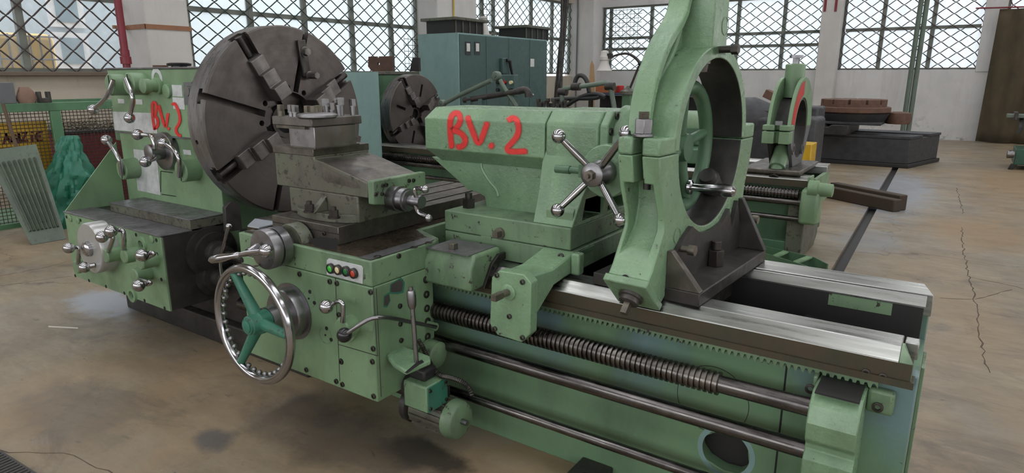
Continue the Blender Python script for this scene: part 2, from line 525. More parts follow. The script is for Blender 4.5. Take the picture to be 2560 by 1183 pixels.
# two unseen walls behind the photographer, added with open bands to shape the light
for nm, bx_ in (('added_wall_front', [(-11.3, 7.2, -5.5, -5.2, 0, 1.4), (-11.3, 7.2, -5.5, -5.2, 4.0, 6.6), (-11.3, -10.6, -5.5, -5.2, 1.3, 4.2), (-5.2, -4.6, -5.5, -5.2, 1.3, 4.2), (1.2, 1.8, -5.5, -5.2, 1.3, 4.2)]),
                ('added_wall_back', [(7.2, 7.5, -5.5, 20.5, 0, 1.8), (7.2, 7.5, -5.5, 20.5, 3.4, 6.6), (7.2, 7.5, -5.5, -4.4, 1.8, 3.4), (7.2, 7.5, 3, 4, 1.8, 3.4), (7.2, 7.5, 12, 13, 1.8, 3.4)])):
    o = None
    for q in bx_:
        b = B(); b.box(*q)
        if o is None: o = part(nm, b, WALLW, smooth=0); tag(o, kind='structure')
        else: part('wall_piece', b, WALLW, o, smooth=0)
b = B(); b.box(3.2, 7.5, YR, YR + .3, 0, 6.6); part('wall_piece', b, WALLW, wr, smooth=0)
# rusty strap round the column, conduit on the corner column, wall stains
b = B(); yc0 = at(246, 100, x=XL).y + .45
b.box(XL + .55, XL + .562, yc0 - .02, yA1 + .02, 2.30, 2.37); b.box(XL, XL + .562, yc0 - .014, yc0 - .002, 2.30, 2.37)
b.box(XL - .05, XL + .02, yc0 - .2, yc0, 2.31, 2.36)
part('strap', b, plain('pale_rusty_strap', sr(150, 106, 80), .8), wl, label='rusty steel strap around the column')
xq = at(1443, 120, y=YR - .55).x
b = B(); b.tube([(xq, YR - .575, .5), (xq, YR - .575, 4.8)], .022, 8); part('conduit', b, LGREY, wr)
xq = at(1480, 200, y=YR - .55).x
b = B(); b.prism([(xq - .11, .05), (xq + .1, .05), (xq + .12, 1.3), (xq + .06, 1.95), (xq - .02, 2.1), (xq - .08, 1.95), (xq - .12, 1.2)], 1, YR - .556, YR - .549)
part('bare_patch', b, WOODL, wr, smooth=0, label='peach bare patch on the corner column')
# yellow cable down the second column
ycb = at(1131, 40, x=XL + .55).y
b = B(); b.tube([(XL + .58, ycb + .03, 4.5), (XL + .58, ycb + .02, 3.0), (XL + .58, ycb, 2.75), (XL + .62, ycb - .1, 2.55), (XL + .7, ycb - .15, 2.45)], .02, 8, 1)
part('cable', b, plain('yellow_cable', sr(200, 170, 60), .5), wl)
# red markers on the right column
for i, px in enumerate((2063, 2090)):
    p = at(px, 14, y=YR - .31)
    b = B(); b.box(p.x - .03, p.x + .03, YR - .315, YR - .3, p.z - .15, p.z + .3)
    part('red_mark', b, REDPIPE, wr, smooth=0)

# ---- unseen roof, added with long open strips to control the light
b = B(); zc = 6.6
strips = [-8.6, -7.0, -4.6, -3.0, -.6, 1.0, 3.4, 5.0]
xs_ = [-11.3] + strips + [7.2]
roof = None
for i in range(0, len(xs_), 2):
    b = B(); b.box(xs_[i], xs_[i + 1], -5.2, 20.5, zc, zc + .12)
    if roof is None: roof = part('added_ceiling', b, WALLW, smooth=0); tag(roof, kind='structure')
    else: part('added_roof_panel', b, WALLW, roof, smooth=0)
for i in range(8):
    y = -4.5 + i * 3.4; b = B(); b.box(-11.3, 7.2, y, y + .25, zc - .45, zc); part('added_roof_beam', b, PIPED, roof)

# ---- windows: frame > mullion, pane, wire_mesh
def window(name, axis, wall, a0, a1, z0, z1, vert, horiz, pane, wire, cell=(.37, .27), grids=(), skipmesh=()):
    s = 1 if axis == 'x' else -1          # direction into the room
    def P(a, d, z): return (wall + d, a, z) if axis == 'x' else (a, wall - d, z)
    def bar(a, c, e, f, d0, d1):
        b = B(); p, q = P(a, d0, e), P(c, d1, f)
        return b.box(min(p[0], q[0]), max(p[0], q[0]), min(p[1], q[1]), max(p[1], q[1]), e, f)
    b = bar(a0, a0 + .06, z0, z1, -.2, -.1)
    for q in ((a1 - .06, a1, z0, z1), (a0 + .06, a1 - .06, z0, z0 + .05), (a0 + .06, a1 - .06, z1 - .05, z1)):
        o = bar(*q, -.2, -.1); me = o.mesh('t'); b.bm.from_mesh(me); bpy.data.meshes.remove(me)
    fr = part(name, b, FRAME, smooth=0); tag(fr, kind='structure')
    vs = [a0 + .03] + list(vert) + [a1 - .03]
    hs = [z0 + .025] + list(horiz) + [z1 - .025]
    for v in vert: part('mullion', bar(v - .048, v + .048, z0 + .05, z1 - .05, -.19, -.1), FRAME, fr, smooth=0)
    for h in horiz:
        for i in range(len(vs) - 1):
            part('transom', bar(vs[i] + .048, vs[i + 1] - .048, h - .04, h + .04, -.185, -.105), FRAME, fr, smooth=0)
    for i in range(len(vs) - 1):
        for k in range(len(hs) - 1):
            b = B(); e = .03
            b.face([P(vs[i] + e, -.16, hs[k] + e), P(vs[i + 1] - e, -.16, hs[k] + e), P(vs[i + 1] - e, -.16, hs[k + 1] - e), P(vs[i] + e, -.16, hs[k + 1] - e)])
            part('pane', b, pane(i, k) if callable(pane) else pane, fr, smooth=0)
    # chain-link screen on the room side
    b = B(); cw, chh = cell
    n = int((a1 - a0) / (cw / 2)); m = int((z1 - z0) / chh) + 1
    for i in range(n + 1):
        a = a0 + i * cw / 2
        pts = []
        for k in range(2 * m + 1):
            sgn = 1 if (k + i) % 2 else -1
            aa = min(max(a + sgn * cw / 4 , a0 + .02), a1 - .02)
            z = z0 + k * chh / 2
            if z > z1: break
            pts.append(P(aa, -.06 + .012 * sgn * s, z))
        if len(pts) < 2: continue
        Q = [V(pts[0])]
        for q0, q1 in zip(pts, pts[1:]):
            u, w = V(q0), V(q1)
            Q += [u.lerp(w, .2) + V((0, 0, -.006)), u.lerp(w, .8) + V((0, 0, .006)), w]
        b.tube(Q, .0115, 4)
    wm = part('wire_mesh', b, wire, fr, smooth=60); tag(wm, kind='stuff')
    for (g0, g1, h0, h1, st) in grids:
        b = B()
        a = g0
        while a < g1: b.tube([P(a, -.085, h0), P(a, -.085, h1)], .006, 4); a += st
        h = h0
        while h < h1: b.tube([P(g0, -.09, h), P(g1, -.09, h)], .006, 4); h += st
        tag(part('wire_grid', b, wire, fr, smooth=60), kind='stuff')
    return fr


ly = lambda px, py=100: at(px, py, x=XL - .15).y
rx = lambda px, py=100: at(px, py, y=YR + .15).x
window('window_1', 'x', XL, -.6, at(246, 100, x=XL).y + .46, 1.66, 3.9, [.1, 1.3, 2.55, ly(55)], [2.74], PCLEAR, WIREB, cell=(.31, .3))
window('window_2', 'x', XL, yA1 + .02, yB0 + .1, 1.64, 3.9, [ly(471), ly(629), ly(763), ly(880), ly(977)], [2.72],
       lambda i, k: PFROST, WIRE, grids=[(ly(1005), ly(1042), 1.75, 2.5, .14)])
window('window_3', 'x', XL, yB1, YR - .55, 1.66, 3.9, [ly(1203), ly(1232), ly(1266), ly(1326), ly(1378)], [2.76], PFROST, WIRE,
       grids=[(ly(1205), ly(1230), 2.8, 3.8, .14)])
window('window_4', 'y', YR, xc1 + .02, xd0, 1.76, 3.78, [rx(1527), rx(1628), rx(1735), rx(1843), rx(1957)], [2.45, 2.8], PDIRT, WIRE,
       grids=[(rx(1531), rx(1604), 2.5, 3.7, .13)])
window('window_5', 'y', YR, xd1, xe0 + .06, 1.76, 3.78, [rx(2203), rx(2328)], [2.8], PDIRT, WIREB)
window('window_6', 'y', YR, xe1, 3.1, 1.76, 3.78, [xe1 + 1.2], [2.8], PDIRT, plain('red_brown_wire', sr(120, 60, 62), .6))

# ---- outside: yard, pale building, caged yellow tank
b = B(); b.face([(-60, -30, -.25), (30, -30, -.25), (30, 60, -.25), (-60, 60, -.25)])
yard = part('ground', b, plain('pale_yard_concrete', sr(190, 188, 182), .9), smooth=0); tag(yard, kind='structure')
bl = thing('building', 'pale blue building with a white framed window, seen through the left window', 'building', (-15.6, 5, -.25))
BXX = -15.0
PALE = plain('pale_blue_render', sr(200, 214, 226), .9)
wy = [at(p, 100, x=BXX).y for p in (128, 216)]
b = B(); b.box(-15.6, BXX, -6, at(300, 100, x=BXX).y, -.25, 4.2); part('wall', b, PALE, bl, smooth=0)
wz = [at(170, 172, x=BXX).z, at(170, 82, x=BXX).z, at(170, -30, x=BXX).z]
for z0, z1 in ((wz[0], wz[1]), (wz[1] + .1, wz[2])):
    b = B(); b.box(BXX, BXX + .08, wy[0], wy[1], z0, z1)
    wf = part('window_frame', b, plain('white_window_frame', sr(232, 232, 236), .6), bl, smooth=0)
    b = B(); b.box(BXX + .08, BXX + .1, wy[0] + .12, wy[1] - .12, z0 + .1, z1 - .1)
    part('pane', b, plain('grey_blue_pane', sr(140, 160, 172), .3), wf, smooth=0)
tk = thing('tank', 'yellow plastic tank in a steel cage standing outside the left window', 'tank', (-12.9, 3.6, -.25))
TX = -12.4
p0, p1 = at(-60, 180, x=TX), at(152, 182, x=TX); ttop = at(100, 84, x=TX).z
YEL = plain('translucent_yellow_plastic', sr(244, 198, 104), .5)
b = B(); b.box(TX - 1.0, TX, p0.y, p1.y, -.1, ttop); part('body', b, YEL, tk, bevel=.1, seg=3)
b = B(); b.box(TX - 1.0, TX + .04, p0.y - .05, p1.y + .03, -.25, -.1); part('pallet', b, LGREY, tk)
b = B()
for i in range(8):
    y = p0.y + (p1.y - p0.y) * (i + .3) / 8
    b.tube([(TX + .04, y, -.12), (TX + .04, y, ttop - .02)], .014, 6)
for i in range(7):
    z = .1 + (ttop - .15) * i / 6
    b.tube([(TX + .055, p0.y - .04, z), (TX + .055, p1.y + .02, z)], .014, 6)
part('cage', b, SATIN, tk)

# ================================================================== the big lathe
AX_Y, AX_Z = 2.525, 1.333       # spindle axis
LT = thing('lathe', 'large green heavy lathe in the foreground with a big dark four-jaw chuck', 'lathe', (-2.4, 2.5, 0))

# ---- shared small pieces -------------------------------------------------
_proto = {}
def socket_screw(parent, p, d=(0, -1, 0), r=.011, name='socket_screw'):
    key = ('sock', r)
    if key not in _proto:
        b = B()
        b.ringp((0, 0, 0), (0, 0, 1), [(0, r), (.006, r), (.0065, r * .9), (.0065, r * .55), (.001, r * .5), (0, r * .5)], 14)
        _proto[key] = b.mesh('socket_screw'); _proto[key].materials.append(BOLT)
        _proto[key].shade_smooth(); _proto[key].set_sharp_from_angle(angle=.6)
    return _place(name, _proto[key], parent, p, d)


def _place(name, me, parent, p, d):
    o = bpy.data.objects.new(name, me); C.objects.link(o)
    w = MX.Translation(V(p)) @ V(d).to_track_quat('Z', 'Y').to_matrix().to_4x4()
    o.parent = parent
    m = WM[parent].inverted() @ w
    o.location, o.rotation_euler = m.to_translation(), m.to_euler()
    WM[o] = w
    return o


def hole(parent, p, d=(0, -1, 0), r=.008, name='bolt_hole'):
    key = ('hole', r)
    if key not in _proto:
        b = B(); b.ringp((0, 0, 0), (0, 0, 1), [(-.002, r * 1.15), (.0015, r * 1.15), (.0015, r * .8), (-.002, r * .8)], 12)
        b.cyl((0, 0, -.004), (0, 0, .0008), r * .8, n=12)
        _proto[key] = b.mesh('bolt_hole'); _proto[key].materials.append(HOLE)
    return _place(name, _proto[key], parent, p, d)


def ball_lever(parent, hub0, hub1, hubr, arm, ball, ballr, armr=.009, hubmat=GREEN, ballmat=CHROME, name='shift_lever', slot=False, n=24, armmat=None):
    lv = part(name, B().tube(arm, armr, 10, 2), armmat or CHROME, parent)
    b = B(); b.lathe(hub0, V(hub1) - V(hub0), [(0, hubr), ((V(hub1) - V(hub0)).length - .006, hubr), ((V(hub1) - V(hub0)).length, hubr - .006)], n)
    part('hub', b, hubmat, lv)
    if slot:
        c = V(hub1); b = B(); b.cbox(c + V((0, -.001, 0)), (.006, .004, hubr * 1.7), (1, .0, .0)); part('slot', b, HOLE, lv, smooth=0)
    part('ball_knob', B().sphere(ball, ballr), ballmat, lv)
    return lv


# ---- bed -------------------------------------------------------------------
ZT = .81
b = B(); b.box(-3.3, 0, 2.165, 2.225, 0, .72)                    # front wall
cut = B(); hc = at(1814, 1131, y=2.165)
hr = [.075, .082, .088, .083, .078, .083, .09, .084, .077, .08, .088, .082]
hp = []
for k in range(24):
    a = 2 * PI * k / 24; r = hr[(k // 2) % 12]
    hp.append((hc.x + 1.06 * r * math.cos(a), hc.z + .95 * r * math.sin(a)))
cut.prism(hp, 1, 2.1, 2.3)
b = boolean(b, [cut])
bed = part('bed', b, GREEND, LT, bevel=.004)
b = B(); b.ringp((hc.x, 2.1655, hc.z), (0, -1, 0), [(0, .085), (.0015, .085), (.0015, .104), (0, .104)], 32)
part('hole_rim', b, BLUEP, bed, label='teal rim round the hole in the bed wall')
b = B(); b.box(-3.3, 0, 2.80, 2.88, 0, .72); part('rear_wall', b, GREEND, bed, bevel=.004)
b = B(); b.box(-3.3, -.045, 2.79, 2.799, .42, .6); part('rear_shade_sheet', b, BLACKCAST, bed, smooth=0)  # black sheet standing in for the shade inside the bed
b = B(); b.box(-3.3, -.045, 2.226, 2.236, .42, .72); part('front_shade_sheet', b, BLACKCAST, bed, smooth=0)  # same black sheet for shade behind the front wall
b = B(); b.box(-3.3, -.002, 2.225, 2.80, .0, .42); part('trough', b, BLACKCAST, bed)
for i, x in enumerate((-.30, -.95, -1.6, -2.25, -2.9)):
    b = B(); b.prism([(x - .16, .42), (x + .2, .42), (x + .2, .60), (x - .12, .66)], 1, 2.225, 2.80); part('cross_rib', b, BLACKCAST, bed, bevel=.01)
b = B(); b.box(-.04, 0, 2.225, 2.80, .42, .62); part('end_wall', b, GREEND, bed)
b = B(); b.box(-3.3, -.01, 2.105, 2.165, .70, .722); b.box(-3.3, -.02, 2.13, 2.3, .722, .765); part('way_support', b, BROWN, bed)
# front way: stained front face, bevel, flat top
fe = -.055
b = B()
prof = [(2.115, .722), (2.115, .775), (2.163, ZT), (2.262, ZT), (2.262, .755), (2.30, .755), (2.30, .722)]
b.prism(prof, 0, -3.25, fe)
part('way', b, WAY, bed, bevel=.0025, smooth=20, label='bright ground front way of the bed')
b = B(); b.prism([(2.115, .722), (2.115, .775), (2.163, ZT), (2.19, ZT), (2.19, .722)], 0, fe, -.018)
for v in b.bm.verts:
    if v.co.x > -.03 and v.co.z > .79: v.co.x -= .03
part('way_end', b, GREENW, bed)
b = B(); b.box(-3.25, -.02, 2.1138, 2.1152, .7225, .7735); part('way_side', b, BROWN, bed, smooth=0, label='brown oil-stained side of the front way')
b = B(); b.box(-.05, -.012, 2.21, 2.262, .755, .808); part('way_stop', b, WAY, bed, bevel=.003)
# rear way: top strip, groove, inner strip
b = B(); b.prism([(2.775, .722), (2.775, .806), (2.90, .812), (2.945, .775), (2.945, .722)], 0, -3.25, -.03)
for v in b.bm.verts:
    if v.co.x > -.1 and v.co.y < 2.8: v.co.x += .035
part('way', b, WAY, bed, bevel=.0025, smooth=20, label='bright rear way of the bed')
b = B(); b.prism([(2.725, .765), (2.725, .772), (2.742, .806), (2.755, .806), (2.755, .765)], 0, -3.25, -.015)
part('way', b, WAY, bed, bevel=.001, smooth=20, label='narrow inner strip of the rear way')
b = B(); b.box(-3.25, -.02, 2.729, 2.775, .60, .765); part('way_support', b, BLACKCAST, bed)
b = B(); b.box(-.34, -.12, 2.7275, 2.7288, .715, .764); part('paint_drip', b, GREENW, bed, smooth=0)
# rack under the front way
b = B(); x0, x1, pit = -3.2, -.10, .0215
pts = [(x0, .716)]
n = int((x1 - x0) / pit)
low = []
for i in range(n):
    x = x0 + i * pit
    low += [(x + pit * .0, .668), (x + pit * .3, .664), (x + pit * .5, .681), (x + pit * .8, .681)]
b.prism([(x0, .716)] + low + [(x1, .668), (x1, .716)], 1, 2.133, 2.165)
part('rack', b, GREENW, bed, smooth=0, label='toothed rack under the front way')
for px, py in ((1852, 863), (2207, 942), (2165, 931), (1524, 790), (1610, 806)):
    socket_screw(bed, at(px, py, y=2.114) if py > 900 else at(px, py, y=2.132), r=.012)
# seam of the end section and end plates
b = B(); sx = at(1962, 960, y=2.165).x; b.box(sx - .003, sx + .003, 2.1635, 2.1655, .02, .66); part('seam', b, HOLE, bed, smooth=0)
b = B(); b.prism([(2.3, .02), (2.86, .02), (2.86, .55), (2.6, .60), (2.33, .70), (2.30, .70)], 0, .001, .012)
part('end_cover', b, GREENW, bed, bevel=.002)
b = B(); b.box(-1.12, -.98, 1.99, 2.165, 0, .05); fp = part('foot_pad', b, OILY, bed, bevel=.006)
hole(bed, (-1.05, 2.05, .051), (0, 0, 1), .014)
b = B(); b.box(-.5, -.3, 2.0, 2.165, 0, .045); part('foot_pad', b, OILY, bed, bevel=.006)
# pinion box guard: end bracket of the screw and rods
RY = 2.05
LSZ, FRZ, CRZ = .591, .442, .222
br0, br1 = at(2022, 1000, y=1.97).x, at(2152, 1030, y=1.97).x
b = B()
prof = [(2.165, .30), (2.02, .30), (1.985, .34), (1.975, .40), (1.975, .455), (2.0, .478), (2.0, .497), (1.975, .52), (1.965, .58), (1.985, .632), (2.03, .665), (2.165, .665)]
b.prism(prof, 0, br0, br1)
eb = part('end_bracket', b, GREENG, LT, bevel=.004, smooth=18, label='chipped green bracket holding the ends of the screw and rods')
b = B(); b.box(br0 + .01, br1 - .008, 1.995, 2.13, .6665, .672); part('top_plate', b, BLACKCAST, eb)
b = B(); b.box(br0 - .012, br0, 2.10, 2.165, .60, .675); part('lug', b, GREENW, eb, bevel=.005)
b = B(); b.box(br1, br1 + .075, 2.13, 2.165, .585, .665); part('lug', b, GREENW, eb, bevel=.012, seg=3)
socket_screw(eb, at(2194, 1018, y=2.129), r=.016); socket_screw(eb, at(2026, 972, y=2.10), r=.016)
# lead screw: threaded part as a wavy revolved profile, smooth end
lsx0, lsx1 = at(1100, 776, y=RY).x - .1, at(1800, 960, y=RY).x
b = B(); pr = []; pit = .0195; n = int((lsx1 - lsx0) / pit)
for i in range(n):
    t = i * pit
    pr += [(t, .033), (t + pit * .42, .033), (t + pit * .52, .0405), (t + pit * .9, .0405)]
pr.append((n * pit, .033))
b.lathe((lsx1 - n * pit, RY, LSZ), (1, 0, 0), pr, 20)
ls = part('lead_screw', b, SCREW, LT, smooth=20, label='threaded steel lead screw')
b = B(); b.cyl((lsx1, RY, LSZ), (br0 + .02, RY, LSZ), .0305); part('shank', b, ROD, ls)
b = B(); b.cyl((-3.55, RY, LSZ), (-2.6, RY, LSZ), .034); part('shank', b, ROD, ls)
b = B(); b.cyl((-3.55, RY, FRZ), (br0 + .02, RY, FRZ), .0295, n=28); part('feed_rod', b, ROD, LT, label='thick dark steel feed rod')
b = B(); b.cyl((-1.75, RY, CRZ), (br1, RY, CRZ), .0205, n=20); part('control_rod', b, ROD, LT, label='thin lower control rod')
# scraped circle on the bed wall
c = at(1780, 1000, y=2.165); b = B(); b.ringp((c.x, 2.1653, c.z), (0, -1, 0), [(0, .128), (.0008, .128), (.0008, .1305), (0, .1305)], 48); part('scribed_circle', b, BLACKCAST, bed)

# ---- plinth under the headstock
b = B(); b.box(-4.72, -2.75, 2.05, 2.9, 0, .15); b.box(-4.6, -3.3, 2.1, 2.85, .15, .45)
part('plinth', b, OILY, LT, bevel=.008)
b = B(); b.box(-3.42, -3.3, 2.16, 2.85, .0, .72); part('gap_block', b, OILY, LT)

# ---- headstock ---------------------------------------------------------------
HX0, HX1, HY = -4.735, -3.575, 2.15
HZS = 1.232
b = B(); b.box(HX0 + .02, HX1, HY + .012, 2.92, .45, HZS)
hs = part('headstock', b, GREEN, LT, bevel=.008, label='green headstock casting')
b = B(); b.box(HX0, HX1, HY, 2.93, HZS, 1.641); part('upper_housing', b, GREEN, hs, bevel=.008)
b = B(); b.box(HX0 - .01, HX1 + .005, HY - .006, 2.94, 1.641, 1.652); part('top_cover', b, WORNTOP, hs, bevel=.003)
b = B(); b.box(HX0 + .0, HX1, HY - .004, HY + .0, HZS - .004, HZS + .006); part('seam_ledge', b, WORNTOP, hs, smooth=0)
b = B(); b.box(HX0 - .06, HX0 + .02, HY + .02, 2.6, 1.17, 1.40); part('side_cover', b, GREEN2, hs, bevel=.006)
b = B(); b.lathe((-4.47, HY + .35, 1.652), (0, 0, 1), [(0, .05), (.012, .05), (.014, .075), (.03, .078), (.036, .06)], 24); part('filler_cap', b, BLACK, hs)
b = B(); b.lathe((-4.62, HY + .30, 1.652), (0, 0, 1), [(0, .05), (.02, .048)], 20); part('oil_cap', b, RUST, hs)
def plate(parent, quad, y, th, mat, name='name_plate', label=None):
    q = [at(*p, y=y) for p in quad]
    b = B(); b.hexa(q, (0, -th, 0)); return part(name, b, mat, parent, smooth=0, label=label)
HF = HY - .0005
plate(hs, [(282, 279), (389, 283), (394, 334), (287, 325)], HF, .002, PLATE, label='blank scraped instruction plate')
plate(hs, [(334, 373), (392, 379), (402, 488), (345, 476)], HY + .0115, .002, PLATE, label='scratched bare metal plate')
plate(hs, [(295, 247), (311, 248), (312, 259), (296, 258)], HF, .002, PLATE)
plate(hs, [(340, 248), (356, 249), (357, 262), (341, 261)], HF, .002, PLATE)
plate(hs, [(430, 212), (455, 213), (457, 242), (432, 241)], HF, .002, PLATE)
plate(hs, [(432, 243), (461, 245), (463, 274), (434, 272)], HF, .002, PLATE)
plate(hs, [(458, 374), (477, 376), (479, 388), (460, 386)], HY + .0115, .002, PLATE)
plate(hs, [(459, 206), (480, 205), (482, 262), (462, 262)], HF, .003, LGREY)
c = at(393, 196, y=HF); b = B()
b.ringp(c, (0, -1, 0), [(0, .035), (.002, .035), (.002, .062), (0, .062)], 24)
for v in b.bm.verts:
    if v.co.z < c.z - .02: v.co.z = c.z - .02
part('name_plate', b, PLATE, hs)
c = at(377.5, 215, y=HF - .05); b = B(); b.lathe(c + V((.0, .05, 0)), (0, -1, 0), [(0, .05), (.02, .05), (.022, .036), (.06, .036), (.062, .043), (.10, .043), (.104, .038)], 24)
part('knob', b, GREEN, hs)
c = at(421, 228, y=HF); b = B(); b.lathe(c, (0, -1, 0), [(0, .042), (.016, .042), (.018, .038)], 28); part('sight_disc', b, GREEN, hs)
c = at(474, 228, y=HF - .01); b = B(); b.lathe(c, (0, -1, 0), [(0, .03), (.02, .028)], 20); part('indicator', b, SATIN, hs)

def hl(fx, fy, arm, ball, r=.068, L=.10, br=.033, y0=HY, name='shift_lever'):
    yf = y0 - L
    c = at(fx, fy, y=yf)
    armp = [at(*p, y=yf - .012 if i < 1 else yf - .03) for i, p in enumerate(arm)]
    bl_ = at(*ball, y=yf - .03)
    return ball_lever(LT, c + V((0, L, 0)), c, r, armp + [bl_], bl_, br, .0135, name=name, slot=True, n=32)
hl(274, 212, [(283, 200), (273, 229), (262, 249)], (233, 274))
hl(321, 210, [(314, 197), (327, 229), (334, 249), (327, 282)], (324, 295))
hl(303, 424, [(305, 437), (300, 404), (292, 386), (274, 359)], (266, 350), y0=HY + .012)
hl(451, 428, [(448, 442), (450, 404), (443, 383), (426, 368)], (409, 358), y0=HY + .012)
# big selector in the middle
c = at(411, 378, y=HY - .02); b = B(); b.lathe(c + V((0, .03, 0)), (0, -1, 0), [(0, .118), (.04, .118), (.045, .11)], 40)
sel = part('selector_dial', b, SATIN, LT)
c2 = at(391, 378, y=HY - .12); b = B(); b.lathe(c + V((0, 0, 0)), (0, -1, 0), [(0, .05), (.10, .05), (.104, .044)], 28)
part('hub', b, SATIN, sel)
for arm, ball in (([(387, 372), (386, 360), (381, 342), (372, 337)], (344.5, 336.8)), ([(396, 392), (385, 398)], (363.6, 404.7))):
    pts = [at(*p, y=HY - .10) for p in arm]; bl_ = at(*ball, y=HY - .13)
    lv = part('selector_arm', B().tube(pts + [bl_], .013, 10, 2), CHROME, sel)
    part('ball_knob', B().sphere(bl_, .034), CHROME, sel)
# hinged panel outline on the lower face
for q in (((402, 428), (402, 480)), ((403, 428), (432, 432)), ((405, 486), (440, 491))):
    p0, p1 = (at(*k, y=HY + .0115) for k in q)
    part('panel_seam', B().tube([p0, p1], .003, 6), HOLE, hs)
# red sprayed BV. 2 on the headstock (thin paint strokes)
def spray_mat():
    m, t, p = nt('red_spray_paint')
    a = N(t, 'ShaderNodeAttribute', attribute_name='edge')
    v = coords(t)
    n = noise(t, v, 60, 5, .7)
    ad = N(t, 'ShaderNodeMath', operation='MULTIPLY_ADD'); t.links.new(n, ad.inputs[0]); ad.inputs[1].default_value = .35; t.links.new(a.outputs['Fac'], ad.inputs[2])
    t.links.new(ramp(t, ad.outputs[0], .62, 1.12, 1, 0), p.inputs['Alpha'])
    t.links.new(mix(t, ramp(t, n, .4, .7), sr(214, 44, 40), sr(190, 38, 36)), p.inputs['Base Color'])
    p.inputs['Roughness'].default_value = .55
    return m
SPRAY = spray_mat()


def spray(name, strokes, width, project, parent, mat=None, label=None, thin=None):
    """flat paint strokes traced in the photo and laid on a surface of the machine"""
    b = B(); lay = []; nst = 0
    for st in strokes:
        nst += 1
        w = width if not isinstance(st, tuple) else st[1]
        pts = st if not isinstance(st, tuple) else st[0]
        P = [V((p[0], p[1], 0)) for p in pts]
        for _ in range(2):
            Q = [P[0]]
            for i in range(len(P) - 1): Q += [P[i] * .75 + P[i + 1] * .25, P[i] * .25 + P[i + 1] * .75]
            P = Q + [P[-1]]
        R = [P[0]]
        for p in P[1:]:
            k = max(1, int((p - R[-1]).length / 3))
            s0 = R[-1].copy()
            for j in range(1, k + 1): R.append(s0.lerp(p, j / k))
        P = [R[0] - (R[1] - R[0]).normalized() * w * .8] + R + [R[-1] + (R[-1] - R[-2]).normalized() * w * .8] if len(R) > 1 else R
        rows = []
        for i, p in enumerate(P):
            d = (P[min(i + 1, len(P) - 1)] - P[max(i - 1, 0)]).normalized()
            nrm = V((-d.y, d.x, 0))
            end = 1.0 if i in (0, len(P) - 1) else 0.0
            rows.append([(p + nrm * (w * u), max(abs(u), end)) for u in (-1, -.6, -.25, .25, .6, 1)])
        vs = []
        for r in rows:
            vr = []
            for q, e in r:
                vr.append(b.bm.verts.new(project(q.x, q.y) + V((0, -.0005, .0002)) * nst)); lay.append(e)
            vs.append(vr)
        for a, c_ in zip(vs, vs[1:]):
            for k in range(5): b.bm.faces.new((a[k], a[k + 1], c_[k + 1], c_[k]))
    me = b.mesh(name)
    at_ = me.attributes.new('edge', 'FLOAT', 'POINT')
    at_.data.foreach_set('value', lay)
    return part(name, me, mat or SPRAY, parent, smooth=0, label=label)


z8 = lambda x, y: (200 + x * .2536, 160 + y * .2536)
hsface = lambda px, py: at(px, py, y=HY - .003)
spray('spray_lettering', [
    [z8(*p) for p in ((735, 640), (722, 560), (714, 470), (712, 400), (722, 375), (745, 385), (755, 430), (748, 480), (735, 510), (765, 540), (770, 590), (758, 625), (735, 640))],
    [z8(*p) for p in ((778, 415), (800, 500), (842, 635), (855, 590), (866, 495))], [z8(872, 636), z8(878, 642)],
    [z8(*p) for p in ((915, 400), (935, 388), (955, 420), (975, 470), (990, 550), (975, 600), (945, 635), (950, 670), (968, 700), (992, 708))]],
    5.0, hsface, hs, label='red sprayed letters BV. 2 on the headstock')

# ---- feed gearbox below the headstock ----------------------------------------
GY, GX0, GX1, GZ0, GZ1 = 1.768, -4.75, -3.56, .30, .735
b = B(); b.prism([(GX0, GZ1), (GX1, GZ1), (GX1, GZ0), (GX0, GZ0)], 1, GY + .012, 2.16)
gb = part('feed_gearbox', b, OILY, LT, bevel=.004, label='feed gearbox with a dark side')
b = B(); b.box(GX0, GX1, GY, GY + .012, GZ0, GZ1); part('front_panel', b, GREEN, gb, bevel=.002)
b = B(); b.box(GX0 - .004, GX1 + .004, GY - .004, 1.95, GZ1, GZ1 + .008); part('top_sheet', b, WORNTOP, gb, bevel=.002)
b = B(); b.box(GX0 + .25, GX1 + .003, 1.942, 2.16, GZ1 + .008, .797); part('step', b, GRIMEG, gb, bevel=.003)
b = B(); b.box(GX0 + .25, GX1 + .006, 1.938, 2.162, .797, .803); part('step_sheet', b, WORNTOP, gb, bevel=.002)
b = B(); b.prism([(1.77, .735), (2.15, .735), (2.15, 1.16)], 0, GX0 - .008, GX0)
for v in b.bm.verts: pass
part('guard_plate', b, GREEN, LT, smooth=0, label='triangular green side guard plate')
z7 = lambda x, y: (140 + x * .2705, 500 + y * .2705)
for x, y in ((98, 158), (228, 188), (740, 322), (928, 372), (178, 700), (306, 745), (463, 800), (633, 862), (820, 930), (1005, 1000), (975, 735), (935, 502)):
    hole(gb, at(*z7(x, y), y=GY), r=.0095)
for x, y in ((135, 172), (205, 190), (888, 362)):
    b = B(); b.lathe(at(*z7(x, y), y=GY), (0, -1, 0), [(0, .022), (.006, .022), (.008, .018)], 20); part('oil_plug', b, GREEN, gb)
def gl(hub, arm, ball, r=.042, L=.09, br=.033):
    yf = GY - L
    c = at(*z7(*hub), y=yf)
    pts = [at(*z7(*p), y=yf - .01 + (.03 if i == 0 else 0)) for i, p in enumerate(arm)]
    bl_ = at(*z7(*ball), y=yf - .07)
    return ball_lever(LT, c + V((0, L, 0)), c, r, pts + [bl_], bl_, br, .0125)
gl((180, 625), [(205, 600), (207, 560), (215, 455), (208, 438), (185, 438)], (118, 445))
gl((450, 520), [(480, 490), (500, 440), (528, 352), (520, 338), (490, 336)], (425, 343))
gl((622, 525), [(632, 480), (630, 400), (626, 300), (612, 280), (580, 278)], (510, 288))
